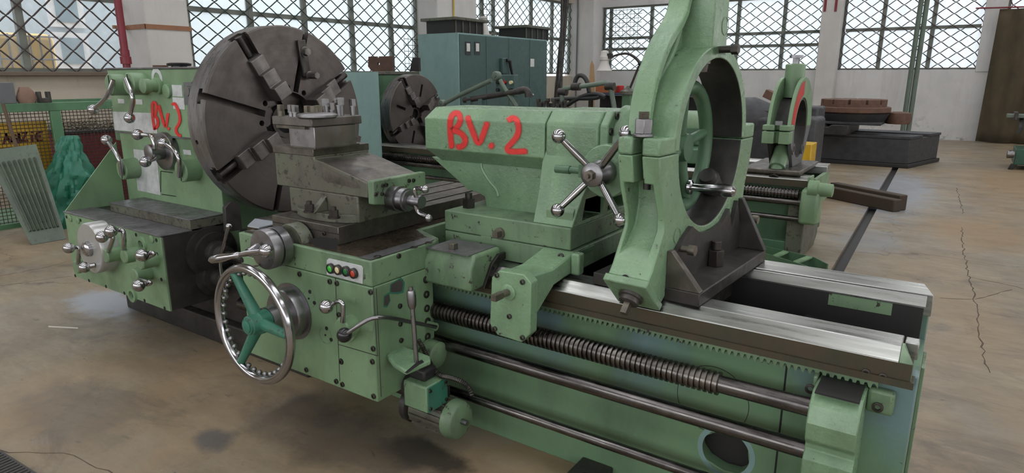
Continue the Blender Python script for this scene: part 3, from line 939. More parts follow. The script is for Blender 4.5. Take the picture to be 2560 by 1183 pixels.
gl((770, 580), [(805, 560), (850, 530), (905, 500), (895, 490), (860, 490)], (795, 512))
gl((718, 705), [(760, 728), (810, 745), (872, 760), (868, 775), (840, 780)], (765, 792))
c = at(*z7(308, 450), y=GY - .10); b = B(); b.lathe(c + V((0, .10, 0)), (0, -1, 0), [(0, .155), (.092, .155), (.10, .149)], 56)
dial = part('index_dial', b, GLASSY, LT, label='large bright round index dial')
b = B(); b.lathe(c, (0, -1, 0), [(0, .045), (.02, .045), (.03, .034), (.034, .015)], 24); part('centre_knob', b, CHROME, dial)
pb = at(*z7(262, 623), y=GY - .15); pa = at(*z7(362, 602), y=GY - .10)
b = B(); b.tube([pa, pb], .014); part('index_pin', b, CHROME, dial); part('ball_knob', B().sphere(pb, .033), CHROME, dial)
for (x, y) in ((800, 412), (712, 875)):
    b = B(); b.ringp(at(*z7(x, y), y=GY), (0, -1, 0), [(0, .048), (.012, .046), (.013, .026), (0, .024)], 28); og = part('oil_sight', b, GREEN, gb)
    b = B(); b.cyl(at(*z7(x, y), y=GY - .001), at(*z7(x, y), y=GY) + V((0, -.006, 0)), .026); part('glass', b, BLACK, gb)
# output bosses on the dark right side
for z, r in ((LSZ, .12), (FRZ, .09)):
    b = B(); b.lathe((GX1, RY, z), (1, 0, 0), [(0, r * 1.3), (.02, r * 1.3), (.025, r), (.05, r), (.055, r * .62), (.10, r * .6), (.105, r * .45), (.16, r * .42)], 32)
    part('output_boss', b, OILY, gb)
b = B(); b.cyl((-3.05, RY, FRZ - .12), (-2.95, RY, FRZ - .12), .055); b.cyl((-3.3, RY, FRZ - .12), (-2.65, RY, FRZ - .12), .036); part('clutch_sleeve', b, ROD, gb)
p0 = [at(*q, y=1.86) for q in ((572, 566), (566, 585), (551, 640), (551, 668), (556, 700), (568, 745))]
b = B(); b.tube(p0, .0085, 8, 1); rl = part('stop_lever', b, CHROME, LT); part('ball_knob', B().sphere(p0[0], .016, 12, 8), CHROME, rl)

# ---- chuck ---------------------------------------------------------------------
def chuck_mat(name, base, axis_scale):
    m, t, p = nt(name)
    w = N(t, 'ShaderNodeTexWave', wave_type='RINGS', rings_direction='X'); w.inputs['Scale'].default_value = 9
    w.inputs['Distortion'].default_value = 1.2; w.inputs['Detail'].default_value = 3; w.inputs['Detail Scale'].default_value = 1.5
    v = coords(t); t.links.new(v, w.inputs['Vector'])
    n = noise(t, v, 3, 6, .65)
    col = mix(t, ramp(t, n, .35, .7), base, tuple(k * .62 for k in base))
    col = mix(t, ramp(t, w.outputs['Fac'], .0, .1, .14, 0), col, tuple(k * .4 for k in base))
    t.links.new(col, p.inputs['Base Color'])
    p.inputs['Metallic'].default_value = .75
    t.links.new(ramp(t, noise(t, v, 12, 6), .3, .7, .32, .5), p.inputs['Roughness'])
    bump(t, p, w.outputs['Fac'], .04, .002)
    return m


CHUCK = chuck_mat('dark_turned_chuck_steel', sr(98, 91, 87), 1)
RIM = steel('bright_turned_rim', sr(150, 148, 150), sr(118, 116, 118), .3, metal=.9, streak=(4, .6, .6), darkamt=.3)


def radial(cx, cy, cz, ang, r0, r1, half, x0, x1):
    """box running radially in a plane facing +x"""
    a = math.radians(ang); u = V((0, math.cos(a), math.sin(a))); w = V((0, -math.sin(a), math.cos(a)))
    c = V((0, cy, cz))
    q = [c + u * r0 - w * half, c + u * r1 - w * half, c + u * r1 + w * half, c + u * r0 + w * half]
    return [[p + V((x, 0, 0)) for p in q] for x in (x0, x1)]


def make_chuck(parent, fx, cy, cz, R, T, jaws, slots, bore, name='chuck', detail=True, short=False):
    b = B(); b.lathe((fx - T, cy, cz), (1, 0, 0), [(0, R - .012), (.012, R), (T - .008, R), (T, R - .008)], 96)
    cuts = []
    k = B(); k.cyl((fx - T - .05, cy, cz), (fx + .05, cy, cz), bore, n=40); cuts.append(k)
    if detail:
        k = B(); k.cyl((fx - .05, cy, cz), (fx + .05, cy, cz), bore * 1.75, n=48); cuts.append(k)
    for a in jaws:
        k = B(); k.loft(radial(0, cy, cz, a, bore * .5, R + .05, .042 * R / .555, fx - .085, fx + .05)); cuts.append(k)
        k = B(); k.loft(radial(0, cy, cz, a, bore * 1.3, R + .05, .058 * R / .555, fx - .055, fx - .02)); cuts.append(k)
    for a in slots:
        if short:
            k = B(); k.loft(radial(0, cy, cz, a, R * .45, R * .78, .018, fx - .06, fx + .05)); cuts.append(k)
        else:
            k = B(); k.loft(radial(0, cy, cz, a, bore * 1.8, R + .05, .0185, fx - .07, fx + .05)); cuts.append(k)
            k = B(); k.loft(radial(0, cy, cz, a, bore * 1.8, R + .05, .042, fx - .068, fx - .035)); cuts.append(k)
    if detail:
        for a in [j + o for j in slots for o in (-17, 17)]:
            q = math.radians(a); rr = R * .36
            k = B(); k.cyl((fx - .05, cy + rr * math.cos(q), cz + rr * math.sin(q)), (fx + .05, cy + rr * math.cos(q), cz + rr * math.sin(q)), .0165, n=16); cuts.append(k)
        q = math.radians(189)
        k = B(); k.cyl((fx - T * .6, cy + (R - .04) * math.cos(q), cz + (R - .04) * math.sin(q)), (fx - T * .6, cy + (R + .04) * math.cos(q), cz + (R + .04) * math.sin(q)), .013, n=14); cuts.append(k)
    b = boolean(b, cuts)
    ax_c = V((fx, cy, cz))
    for f in b.bm.faces:
        c_ = f.calc_center_median() - ax_c; c_.x = 0
        if c_.length > R - .02 and abs(f.normal.x) < .35: f.material_index = 1
    ch = part(name, b, [CHUCK, RIM], parent, smooth=30)
    s = R / .555
    for a in jaws:
        q = math.radians(a); u = V((0, math.cos(q), math.sin(q))); w = V((0, -math.sin(q), math.cos(q))); c = V((fx, cy, cz)); X = V((1, 0, 0))
        # stepped jaw: side outline in (radius, height) extruded across
        r0, st = .17 * s, .085 * s
        pr = [(r0, -.06), (r0, .10 * s), (r0 + st * .95, .10 * s), (r0 + st * .95, .085 * s), (r0 + st, .062 * s), (r0 + 1.95 * st, .062 * s), (r0 + 1.95 * st, .045 * s), (r0 + 2 * st, .028 * s), (r0 + 2.95 * st, .028 * s), (r0 + 3.0 * st, .015 * s), (r0 + 3.05 * st, -.06)]
        b = B(); b.loft([[c + u * r + X * h + w * (o * .047 * s) for r, h in pr] for o in (-1, 1)])
        j = part('jaw', b, JAWST, ch, bevel=.004)
        b = B(); b.cyl(c + u * (r0 + 3.1 * st) - X * .035, c + u * (R - .005) - X * .035, .022 * s, n=14); part('jaw_screw', b, BOLT, ch)
        b = B(); b.cyl(c + u * (R - .035) - X * .034, c + u * (R - .012) - X * .034, .016 * s, n=4); part('screw_square', b, SATIN, ch)
    b = B(); b.ringp((fx - .06, cy, cz), (1, 0, 0), [(0, bore * .72), (.02, bore * .72), (.02, bore), (0, bore)], 40); part('bore_ring', b, BOLT, ch)
    b = B(); b.cyl((fx - T - .1, cy, cz), (fx - .09, cy, cz), bore * .95); part('bore', b, HOLE, ch)
    return ch


CFX = -3.35
ch = make_chuck(LT, CFX, AX_Y, AX_Z, .555, .165, (120, 30, -150, -60), (163, 73, -107, -17), .10)
ch['label'] = 'huge dark steel four-jaw chuck'
b = B(); b.lathe((HX1 - .02, AX_Y, AX_Z), (1, 0, 0), [(0, .30), (.05, .30), (.055, .24), (.12, .24)], 40); part('spindle_nose', b, OILY, LT)
# clamp bar bolted to the face
p0, p1 = at(752, 100, x=CFX + .012), at(766, 192, x=CFX + .012)
d = (p1 - p0).normalized(); w = V((1, 0, 0)).cross(d)
b = B(); b.loft([[p0 + w * s_ * .028 + V((x, 0, 0)) for x, s_ in ((-.01, -1), (.012, -1), (.012, 1), (-.01, 1))], [p1 + w * s_ * .028 + V((x, 0, 0)) for x, s_ in ((-.01, -1), (.012, -1), (.012, 1), (-.01, 1))]])
cb = part('clamp_bar', b, BOLT, ch, bevel=.006, label='dark clamp bar bolted to the chuck face')
for (px, py), r, L in (((762, 130), .024, .03), ((773, 189), .02, .075)):
    q = at(px, py, x=CFX + .024); b = B(); b.cyl(q, q + V((L, 0, 0)), r, n=6); b.cyl(q, q + V((.006, 0, 0)), r * 1.35, n=18); part('bolt', b, JAWST, ch)
# blocks below the chuck
b = B()
for q, dx in (([(575, 505), (588, 503), (600, 514), (606, 575), (567, 580), (563, 520)], .03),):
    b.hexa([at(*k, x=-3.38) for k in q], (-dx, 0, 0))
part('gap_bracket', b, OILY, LT, bevel=.003)

# ---- carriage --------------------------------------------------------------------
AY, AX0, AX1 = 1.68, -2.677, -1.814
AZ0, AZS, AZT = .301, .796, .902
b = B(); b.box(AX0, AX1, AY, 2.04, AZ0, AZS - .001)
cuts = [B().box(AX1 - .25, AX1 + .1, 1.99, 2.1, .2, .36)]
ap = part('apron', boolean(b, cuts), GREEN, LT, bevel=.005, label='green carriage apron')
b = B(); b.prism([(AX0, AY + .002), (AX1, AY + .002), (AX1, 2.06), (AX1 - .03, 2.12), (-2.02, 2.2), (-2.02, 2.95), (-2.6, 2.95), (-2.6, 2.2), (AX0, 2.12)], 2, AZS, AZT)
sd = part('saddle', b, GREENW, LT, bevel=.006, label='worn green saddle above the apron')
b = B(); b.prism([(AX0 + .02, AY + .02), (AX1 - .02, AY + .02), (AX1 - .02, 2.06), (-2.04, 2.18), (-2.04, 2.94), (-2.58, 2.94), (-2.58, 2.18), (AX0 + .02, 2.1)], 2, AZT, AZT + .0025)
part('oily_top', b, steel('brown_oily_top', sr(78, 66, 54), sr(52, 44, 38), .25, metal=.4, darkamt=.5), sd, smooth=0)
b = B(); b.prism([(AX1 - .075, AY + .012), (AX1 - .008, AY + .012), (AX1 - .008, 2.03), (AX1 - .02, 2.08), (AX1 - .075, 2.08)], 2, AZT + .0026, AZT + .004); part('bare_edge', b, WORNTOP, sd, smooth=0)
for px, py in ((1072, 607), (1035, 619), (944, 642)):
    b = B(); q = at(px, py, z=AZT + .004); b.ringp(q, (0, 0, 1), [(0, .016), (.003, .016), (.003, .01), (0, .01)], 16); part('oil_hole', b, BOLT, sd)
# block reaching over the front way, with its wiper
x1 = at(1181, 690, y=2.0).x
b = B(); b.prism([(1.99, .735), (1.99, .83), (2.02, .885), (2.2, .885), (2.2, ZT + .004), (2.165, ZT + .004), (2.11, .778), (2.11, .735)], 0, AX1 - .01, x1)
wb = part('way_shoe', b, GREENW, LT, bevel=.012, seg=3, label='green saddle shoe over the front way')
b = B(); b.box(AX1 + .0, x1 - .02, 2.0, 2.19, .885, .888); part('bare_top', b, WORNTOP, wb, smooth=0)
q = at(1133, 622, z=.888); b = B(); b.cbox(q + V((0, 0, .012)), (.03, .03, .026)); part('square_screw', b, BRASSY, wb, bevel=.002)
b = B(); b.prism([(2.06, .735), (2.09, .735), (2.145, .80), (2.19, .83), (2.22, .83), (2.22, .86), (2.17, .86), (2.12, .83)], 0, x1, x1 + .014)
wp = part('wiper', b, BOLT, wb, bevel=.002)
for yy, zz in ((2.095, .775), (2.125, .81), (2.165, .845)): hole(wb, (x1 + .0145, yy, zz), (1, 0, 0), .007)
# apron front details
zz8 = lambda x, y: (700 + x * .3887, 560 + y * .3887)
for x, y in ((128, 322), (323, 370), (368, 382), (585, 438), (380, 583), (602, 802), (597, 885), (172, 938), (365, 1012), (404, 1032), (605, 1108), (395, 885)):
    socket_screw(ap, at(*zz8(x, y), y=AY), r=.0115)
hole(ap, at(605, 650, y=AY), r=.012); hole(ap, at(*zz8(395, 885), y=AY) , r=.012)
for x, y in ((768, 528), (773, 645), (778, 750), (170, 475)): 
    pass
for px, py in ((999, 765), (1000, 810), (1002, 851), (996, 640)):
    socket_screw(ap, at(px, py, x=AX1), (1, 0, 0), .011)
for px, py in ((1064, 699), (1065, 736), (1066, 771), (1068, 803), (1068, 841)):
    socket_screw(ap, at(px, py, x=AX1), (1, 0, 0), .0165)
for x, y in ((185, 480), (103, 655), (292, 715)):
    c = at(*zz8(x, y), y=AY - .0005); b = B(); b.ringp(c, (0, -1, 0), [(0, .037), (.0015, .037), (.0015, .04), (0, .04)], 32); cp = part('round_cap', b, GREENW, ap)
    hole(ap, c + V((.012, -.001, .033)), r=.0075); hole(ap, c + V((.036, -.001, -.012)), r=.0075); hole(ap, c, r=.004)
for seg in (((356, 345), (385, 1010)), ((375, 775), (630, 850)), ((600, 405), (628, 850))):
    p0, p1 = (at(*zz8(*k), y=AY - .0002) for k in seg)
    part('panel_seam', B().tube([p0, p1], .0018, 4), BOLT, ap)
for q in ((428, 465, 488, 512), (540, 645, 598, 695)):
    p = [at(*zz8(*k), y=AY - .0005) for k in ((q[0], q[1]), (q[2], q[1] + 10), (q[2], q[3]), (q[0], q[3] - 10))]
    b = B(); b.hexa(p, (0, -.0015, 0)); part('label_plate', b, GREENW, ap, smooth=0)
b = B(); b.tube([at(941, 722, x=AX1 + .0003), at(953, 992, x=AX1 + .0003)], .002, 4); part('panel_seam', b, BOLT, ap)
# bare patches where paint has come off the right side
BARE = plain('bare_brown_metal', sr(84, 78, 76), .5, .3)
for pts in (((978, 712), (1000, 698), (1008, 708), (1005, 728), (992, 731), (977, 730)), ((961, 742), (972, 735), (975, 752), (968, 765), (960, 764))):
    big = [at(px + (px - 990 if pts[0][0] == 978 else px - 968) * .25, py + (py - 714 if pts[0][0] == 978 else py - 750) * .3, x=AX1 + .0004) for px, py in pts]
    b = B(); b.face(big); part('paint_patch', b, TEALB, ap, smooth=0)
    b = B(); b.face([at(*k, x=AX1 + .0008) for k in pts]); part('bare_patch', b, BARE, ap, smooth=0)
# push buttons
q = [at(*zz8(*k), y=AY + .0015) for k in ((305, 232), (318, 220), (525, 268), (538, 282), (535, 385), (305, 325))]
b = B(); b.hexa(q, (0, -.004, 0)); pp = part('button_panel', b, PLATE, LT, bevel=.001, label='metal push button panel')
for (x, y), mt in zip(((333, 285), (380, 293), (432, 303), (480, 316)), BTNS):
    c = at(*zz8(x, y), y=AY - .003); b = B(); b.ringp(c, (0, -1, 0), [(0, .0215), (.012, .0215), (.014, .019), (.014, .0145), (0, .0145)], 24); rg = part('button_bezel', b, BOLT, pp)
    b = B(); b.lathe(c, (0, -1, 0), [(0, .014), (.011, .014), (.013, .011)], 20); part('push_button', b, mt, pp)
# upright ball lever and long black-knob lever
c = at(853, 823, y=AY - .06); arm = [at(*k, y=AY - .065) for k in ((857, 806), (858, 780), (858, 758), (848, 752), (835, 759))]
bl_ = at(815.8, 767, y=AY - .10)
lv = ball_lever(LT, c + V((0, .06, 0)), c, .043, arm + [bl_], bl_, .0285, .0095, name='feed_lever')
b = B(); b.lathe(at(870, 820, y=AY), (0, -1, 0), [(0, .055), (.012, .055), (.014, .05)], 32); part('flange', b, GREEN, lv)
bl_ = at(861, 838, y=AY - .10)
arm = [at(875, 829, y=AY - .10), at(900, 811, y=AY - .08), at(925, 797, y=AY - .05), at(950, 793, y=AY - .03), at(985, 796, x=AX1 + .05), at(1030, 806, x=AX1 + .05), at(1090, 818, x=AX1 + .05)]
lk = part('clutch_lever', B().tube([bl_] + arm, .0085, 10, 1), SATIN, LT); part('ball_knob', B().sphere(bl_, .03), BLACK, lk)
q = at(1090, 818, x=AX1 + .05); b = B(); b.cyl(q, q + V((-.05, 0, 0)), .018); part('pivot', b, GREENW, lk)
# big handwheel
hwc = at(633, 812, y=1.485)
WR = .262
b = B(); b.torus(hwc, (0, 1, 0), WR - .019, .0195, 72, 14)
hw = part('handwheel', b, CHROME, LT, label='large steel handwheel with teal spokes')
b = B()
for i in range(36):
    a = 2 * PI * i / 36
    b.sphere(hwc + V((math.cos(a) * (WR - .043), .008, math.sin(a) * (WR - .043))), .011, 8, 5)
tag(part('finger_grips', b, SATIN, hw), kind='stuff')
for px, py in ((590, 695), (712, 838), (600, 915)):
    e = at(px, py, y=1.485); dd = (e - hwc); dd.y = 0; dd.normalize()
    e = hwc + dd * (WR - .03)
    b = B(); b.tube([hwc + V((0, .03, 0)), hwc + dd * .08 + V((0, .022, 0)), e], [.03, .024, .017], 12)
    part('spoke', b, TEALB, hw)
b = B(); b.lathe(hwc + V((0, .07, 0)), (0, -1, 0), [(0, .05), (.05, .05), (.055, .045), (.09, .042), (.092, .036), (.10, .034)], 28); part('hub', b, TEALB, hw)
b = B(); b.lathe(hwc + V((0, -.028, 0)), (0, -1, 0), [(0, .026), (.006, .026), (.008, .02)], 20); part('end_cap', b, TEALB, hw)
dc = at(663, 800, y=1.60); b = B(); b.lathe((hwc.x, AY, hwc.z), (0, -1, 0), [(0, .13), (.004, .13), (.005, .112), (.045, .112), (.052, .108), (.054, .06), (.13, .055)], 48)
dl_ = part('graduated_dial', b, SATIN, LT)
b = B(); q = at(668, 770, y=1.585); b.tube([q, q + V((0, -.03, 0))], .006); b.cbox(q + V((0, -.033, 0)), (.03, .006, .012), (1, 0, .5)); part('thumb_screw', b, BOLT, dl_)
# cross-feed dial and crank
xc = at(656, 625, y=1.575); b = B(); b.lathe((xc.x, AY + .06, xc.z), (0, -1, 0), [(0, .07), (.02, .07), (.03, .045), (.07, .045), (.075, .087), (.115, .087), (.117, .08), (.125, .08), (.127, .088), (.158, .088), (.165, .083)], 48)
xd = part('cross_feed_dial', b, SATIN, LT, label='cross-feed dial with crank handle')
b = B(); b.lathe((xc.x + .01, AY + .08, xc.z - .005), (0, -1, 0), [(0, .093), (.05, .093), (.056, .088)], 36); part('flange', b, GRIMEG, xd)
h0 = at(645, 616, y=1.565); h1 = at(621, 633, y=1.51)
b = B(); b.tube([h0, h1], [.016, .019], 14); part('crank_hub', b, CHROME, xd)
bl_ = at(665.5, 627.4, y=1.50); g0 = at(600, 637, y=1.50); g1 = at(523, 651, y=1.47)
b = B(); b.tube([bl_, h1, g0], [.012, .014, .010], 12); part('crank_arm', b, CHROME, xd)
part('ball_weight', B().sphere(bl_, .0285), CHROME, xd)
dd = g1 - g0; b = B(); b.lathe(g0, dd, [(0, .009), (.01, .014), (dd.length * .3, .013), (dd.length * .6, .0195), (dd.length * .9, .017), (dd.length, .006)], 18); part('crank_grip', b, CHROME, xd)
q = at(646, 663, y=1.57); b = B(); b.tube([q, q + V((-.02, -.03, -.005))], .005); b.cbox(q + V((-.022, -.033, -.005)), (.035, .005, .012), (1, 0, -.5)); part('thumb_screw', b, BRASSY, xd)
# open notch in the saddle front beside the dial
b = B(); b.hexa([at(*k, y=AY + .001) for k in ((772, 600), (800, 592), (845, 598), (845, 612), (838, 624), (790, 616))], (0, -.001, 0)); part('notch', b, HOLE, sd, smooth=0)

# ---- joystick, switch box, feed motor ---------------------------------------------
JX = AX1 + .09
ct = [at(*k, z=.47) for k in ((968, 900), (978, 886), (1002, 874), (1077, 903), (1077, 913), (1015, 940), (985, 922))]
b = B(); b.hexa(ct, (0, 0, .022))
jb = part('gate_plate', b, GREENG, LT, bevel=.006, label='curved green gate plate of the joystick')
g = [at(*k, z=.493) for k in ((1012, 932), (1018, 934), (1048, 912), (1060, 906), (1055, 900), (1040, 908))]
b = B(); b.hexa(g, (0, 0, .0012)); part('gate_slot', b, HOLE, jb, smooth=0)
j0, j1 = at(1042, 907, z=.49), None
d = FWD * F + RIGHT * (1026.5 - CX) - UP * (717.4 - CY)
j1 = EYE + d * ((j0 - EYE).dot(_fh) / d.dot(_fh))
b = B(); b.tube([j0 - V((0, 0, .03)), j0.lerp(j1, .5), j0.lerp(j1, .9)], [.010, .0095, .009], 12); jl = part('joystick', b, SATIN, LT)
dd = j1 - j0; L = dd.length; b = B(); b.lathe(j0 + dd * .72, dd, [(0, .011), (L * .04, .0165), (L * .1, .018), (L * .2, .018), (L * .235, .0145), (L * .24, .009), (L * .28, .009)], 20); part('grip', b, SATIN, jl)
by = 1.80
b = B(); b0, b1 = at(1007, 950, y=by), at(1068, 1020, y=by)
b.box(b0.x, b1.x, by, by + .13, b1.z - .03, b0.z)
sb = part('switch_box', b, GREENG, LT, bevel=.008, label='green switch box below the joystick')
b = B(); b.box(b1.x, b1.x + .004, by + .003, by + .127, b1.z - .027, b0.z - .003); tc = part('cover', b, TEALB, sb, bevel=.002, label='teal box cover')
for yy in (by + .015, by + .115):
    for zz in (b1.z - .01, b0.z - .018): socket_screw(sb, (b1.x + .004, yy, zz), (1, 0, 0), .0075)
b = B(); b.cyl((b0.x - .09, by + .07, (b0.z + b1.z) / 2 - .01), (b0.x, by + .07, (b0.z + b1.z) / 2 - .01), .055); part('neck', b, OILY, sb)
b = B(); b.cbox((b0.x + .05, by + .07, b0.z + .025), (.09, .08, .05)); part('boot', b, RUBBER, sb, bevel=.01)
# motor
mc = at(1150, 1052, y=1.93); ml = at(1048, 1030, y=1.93).x
R = at(1150, 1010, y=1.93).z - mc.z
b = B(); b.cyl((ml, 1.93, mc.z), (mc.x - .03, 1.93, mc.z), R * .9, n=28)
mo = part('feed_motor', b, GRIMEG, LT, label='small finned feed motor, grimy green')
b = B()
for i in range(18):
    a = 2 * PI * i / 18; u = V((0, math.cos(a), math.sin(a)))
    b.cbox(V(((ml + mc.x) / 2 - .02, 1.93, mc.z)) + u * (R * .95), (mc.x - ml - .06, .005, R * .16), (1, 0, 0), u)
part('cooling_fins', b, GRIMEG, mo)
b = B(); b.lathe((mc.x - .045, 1.93, mc.z), (1, 0, 0), [(0, R * 1.06), (.03, R * 1.06), (.05, R * .98), (.055, R * .9)], 36); part('end_shield', b, GREENW, mo)
b = B(); b.cyl((mc.x, 1.93, mc.z), (mc.x + .04, 1.93, mc.z), .012); part('shaft', b, SATIN, mo)
b = B(); b.lathe((ml - .06, 1.93, mc.z + .01), (1, 0, 0), [(0, R * .8), (.02, R * 1.1), (.05, R * 1.1), (.055, R * .9)], 32); part('flange', b, OILY, mo)
b = B(); b.cbox(((ml + mc.x) / 2 - .01, 1.93, mc.z + R + .02), (.09, .08, .05)); part('terminal_box', b, BLACKCAST, mo, bevel=.006)
b = B(); q = at(1096, 888, y=1.98); b.lathe((q.x - .06, 1.98, q.z), (1, 0, 0), [(0, .06), (.06, .058), (.066, .05)], 32); part('gear_cap', b, GREENW, LT)
cpts = [at(*k, y=1.9) for k in ((1045, 850), (1058, 870), (1068, 895), (1085, 925), (1100, 940), (1130, 945), (1158, 955), (1176, 975), (1180, 990))]
b = B(); P = cpts
for _ in range(2):
    Q = [P[0]]
    for i in range(len(P) - 1): Q += [P[i] * .75 + P[i + 1] * .25, P[i] * .25 + P[i + 1] * .75]
    P = Q + [P[-1]]
R_ = [P[0]]
for p in P[1:]:
    k = max(1, int((p - R_[-1]).length / .0035)); s0 = R_[-1].copy()
    for j in range(1, k + 1): R_.append(s0.lerp(p, j / k))
b.tube(R_, [.0115 if i % 2 else .0085 for i in range(len(R_))], 8)
part('conduit', b, CONDUIT, LT, smooth=20, label='ribbed metal conduit')

# ---- cross slide, compound rest, tool post ------------------------------------------
SX0, SX1, SY, SZ0, SZ1 = -2.548, -2.10, 1.775, AZT + .0025, .983
b = B(); b.box(SX0, SX1, SY, 2.98, SZ0, SZ1)
cuts = [B().box(x - .012, x + .012, 2.3, 3.1, .955, 1.0) for x in (SX0 + .1, SX0 + .23, SX1 - .085)]
cs = part('cross_slide', boolean(b, cuts), CASTST, LT, bevel=.003, label='long cross slide with T-slots')
p0, p1 = at(683, 555, y=SY - .0003), at(846, 586, y=SY - .0003)
part('gib_seam', B().tube([p0, p1], .002, 4), HOLE, cs)
for px, py in ((710, 565), (756, 571), (811, 584), (838, 600)): socket_screw(cs, at(px, py, y=SY - .0005), r=.0085)
CY0, CZ = 1.875, SZ1
CXL, CXR = -2.60, -2.08
b = B(); b.box(CXL + .06, CXR, CY0, 2.24, CZ + .0, 1.10)
sw = part('compound_swivel', b, GRIMEG, LT, bevel=.006, label='grimy swivel block of the compound rest')
c0 = at(815, 545, z=CZ + .03); b = B(); fl = [];
for k in range(25):
    a = PI + PI * k / 24; fl.append(((CXL + CXR) / 2 + .05 + .20 * math.cos(a), CY0 + .02 + .085 * math.sin(a)))
b.prism(fl, 2, CZ, CZ + .035); part('swivel_flange', b, GRIMEG, sw, bevel=.003)
for px, py in ((774, 525), (835, 540)):
    q = at(px, py, z=CZ + .045); b = B(); b.cyl((q.x, q.y, CZ + .035), (q.x, q.y, CZ + .043), .026, n=20); b.cyl((q.x, q.y, CZ + .043), (q.x, q.y, CZ + .07), .02, n=6); b.cyl((q.x, q.y, CZ + .07), (q.x, q.y, CZ + .085), .012, n=12); part('nut', b, BOLT, sw)
q0, q1 = at(790, 529, z=CZ + .036), at(808, 500, y=CY0)
b = B(); b.prism([(CY0 - .075, CZ + .035), (CY0, CZ + .035), (CY0, CZ + .10)], 0, q0.x - .012, q0.x + .02); part('rib', b, GRIMEG, sw, bevel=.003)
CW = 2.20     # back of the compound slide
b = B()
pr = [(-2.627, 1.10), (-2.017, 1.10), (-2.017, 1.163), (-2.29, 1.232), (-2.344, 1.24), (-2.344, 1.255), (-2.625, 1.255)]
b.prism(pr, 1, CY0, CW)
sl = part('compound_slide', b, GRIMEG, LT, bevel=.004, label='compound slide, bare metal over old green paint')
b = B(); b.box(-2.632, -2.344, CY0 - .004, CW + .004, 1.253, 1.287); part('slide_head', b, CASTST, sl, bevel=.003)
b = B(); b.face([(-2.02, CY0 + .012, 1.1645), (-2.02, CW - .012, 1.1645), (-2.29, CW - .012, 1.2335), (-2.29, CY0 + .012, 1.2335)]); part('bare_slope', b, CASTST, sl, smooth=0)
b = B(); b.prism([(-2.30, 1.165), (-2.285, 1.15), (-2.1, 1.135), (-2.06, 1.14), (-2.08, 1.163), (-2.295, 1.215)], 1, CY0 - .0012, CY0 + .001); part('side_pocket_glint', b, CASTST, sl, smooth=0)  # flat pale patch imitating the reflection in the side pocket
ex = -2.0
b = B(); b.prism([(CY0, 1.075), (CY0, 1.172), (CY0 + .01, 1.176), (CW, 1.176), (CW, 1.09), (2.06, 1.045)], 0, -2.017, ex + .018)
ep = part('end_plate', b, GREENW, sl, bevel=.005)
for px, py in ((957, 464), (965, 462), (939, 486), (955, 485), (1022, 452), (1033, 451)): socket_screw(sl, at(px, py, x=ex + .018), (1, 0, 0), .009)
hx = at(995, 497, x=ex + .05)
b = B(); b.lathe((ex + .018, hx.y, hx.z), (1, 0, 0), [(0, .052), (.05, .056), (.052, .045), (.06, .045), (.062, .05), (.09, .05), (.092, .042), (.10, .042), (.104, .022), (.15, .02)], 32)
cd = part('compound_dial', b, SATIN, sl)
hp_ = V((ex + .165, hx.y, hx.z))
b = B(); b.cyl(hp_ - V((.02, 0, 0)), hp_ + V((.022, 0, 0)), .027, n=20); bc = part('crank_hub', b, SATIN, sl)
a1 = [hp_, at(1038, 484, x=hp_.x), at(1037, 474, x=hp_.x), at(1043, 469, x=hp_.x + .01), at(1054, 472, x=hp_.x + .05), at(1063, 474, x=hp_.x + .07)]
a2 = [hp_, at(1039, 510, x=hp_.x), at(1041, 525, x=hp_.x), at(1048, 534, x=hp_.x + .01), at(1064, 541, x=hp_.x + .05), at(1071, 545, x=hp_.x + .07)]
for a in (a1, a2):
    part('crank_arm', B().tube(a, .0105, 10, 2), CHROME, sl); part('ball_knob', B().sphere(a[-1], .0165, 14, 8), CHROME, sl)
# tool post
b = B(); b.box(-2.50, -2.325, CY0 - .005, 2.11, 1.287, 1.384)
tp = part('tool_post', b, SATIN, LT, bevel=.003, label='square tool post with clamping screws')
b = B(); b.box(-2.515, -2.318, CY0 - .012, 2.12, 1.287, 1.293); part('foot', b, CASTST, tp)
TZ0, TZ1 = 1.384, 1.423
tx0, tx1 = at(679, 291, y=CY0 - .02).x, at(779, 294, y=CY0 - .02).x
ty1 = at(904, 290, x=tx1).y
b = B(); b.prism([(tx0, CY0 - .02), (tx1, CY0 - .02), (tx1, ty1), (tx0, ty1)], 2, TZ0, TZ1)
part('top_plate', b, JAWST, tp, bevel=.004)
b = B(); b.box(tx0 + .03, tx1 - .05, CY0 - .021, ty1 - .02, TZ0 - .012, TZ0); part('under_plate', b, CASTST, tp)
q = at(793, 289, z=TZ1 + .012); b = B(); b.lathe((q.x, q.y, TZ1), (0, 0, 1), [(0, .075), (.008, .085), (.016, .085), (.022, .075)], 40); part('centre_washer', b, SATIN, tp)
for (px, py, h, k) in ((702, 272, .055, 0), (727, 262, .075, 1), (737, 264, .065, 1), (768, 265, .05, 0), (785, 266, .04, 0), (796, 266, .045, 0), (813, 247, .105, 1), (826, 257, .08, 1), (844, 246, .10, 1), (851, 244, .095, 1), (880, 248, .095, 1)):
    best = at(px, py, x=tx1 - .03 - .05 * ((px * 13) % 5) / 5)     # stand the screw on the plate so that its head shows at the traced pixel
    if best.y < CY0 + .015: best = at(px, py, y=CY0 + .015)
    best.y = min(best.y, ty1 - .02); x = best.x; top = max(best.z, TZ1 + .05)
    b = B()
    if k: b.cyl((x, best.y, TZ1 - .002), (x, best.y, top - .032), .013, n=12); b.cyl((x, best.y, top - .034), (x, best.y, top - .03), .017, n=16)
    else: b.cyl((x, best.y, TZ1 - .002), (x, best.y, top - .028), .016, n=16)
    b.cyl((x, best.y, top - .03), (x, best.y, top), .0155, n=4)
    part('clamp_screw', b, SATIN if k else BRASSY, tp)
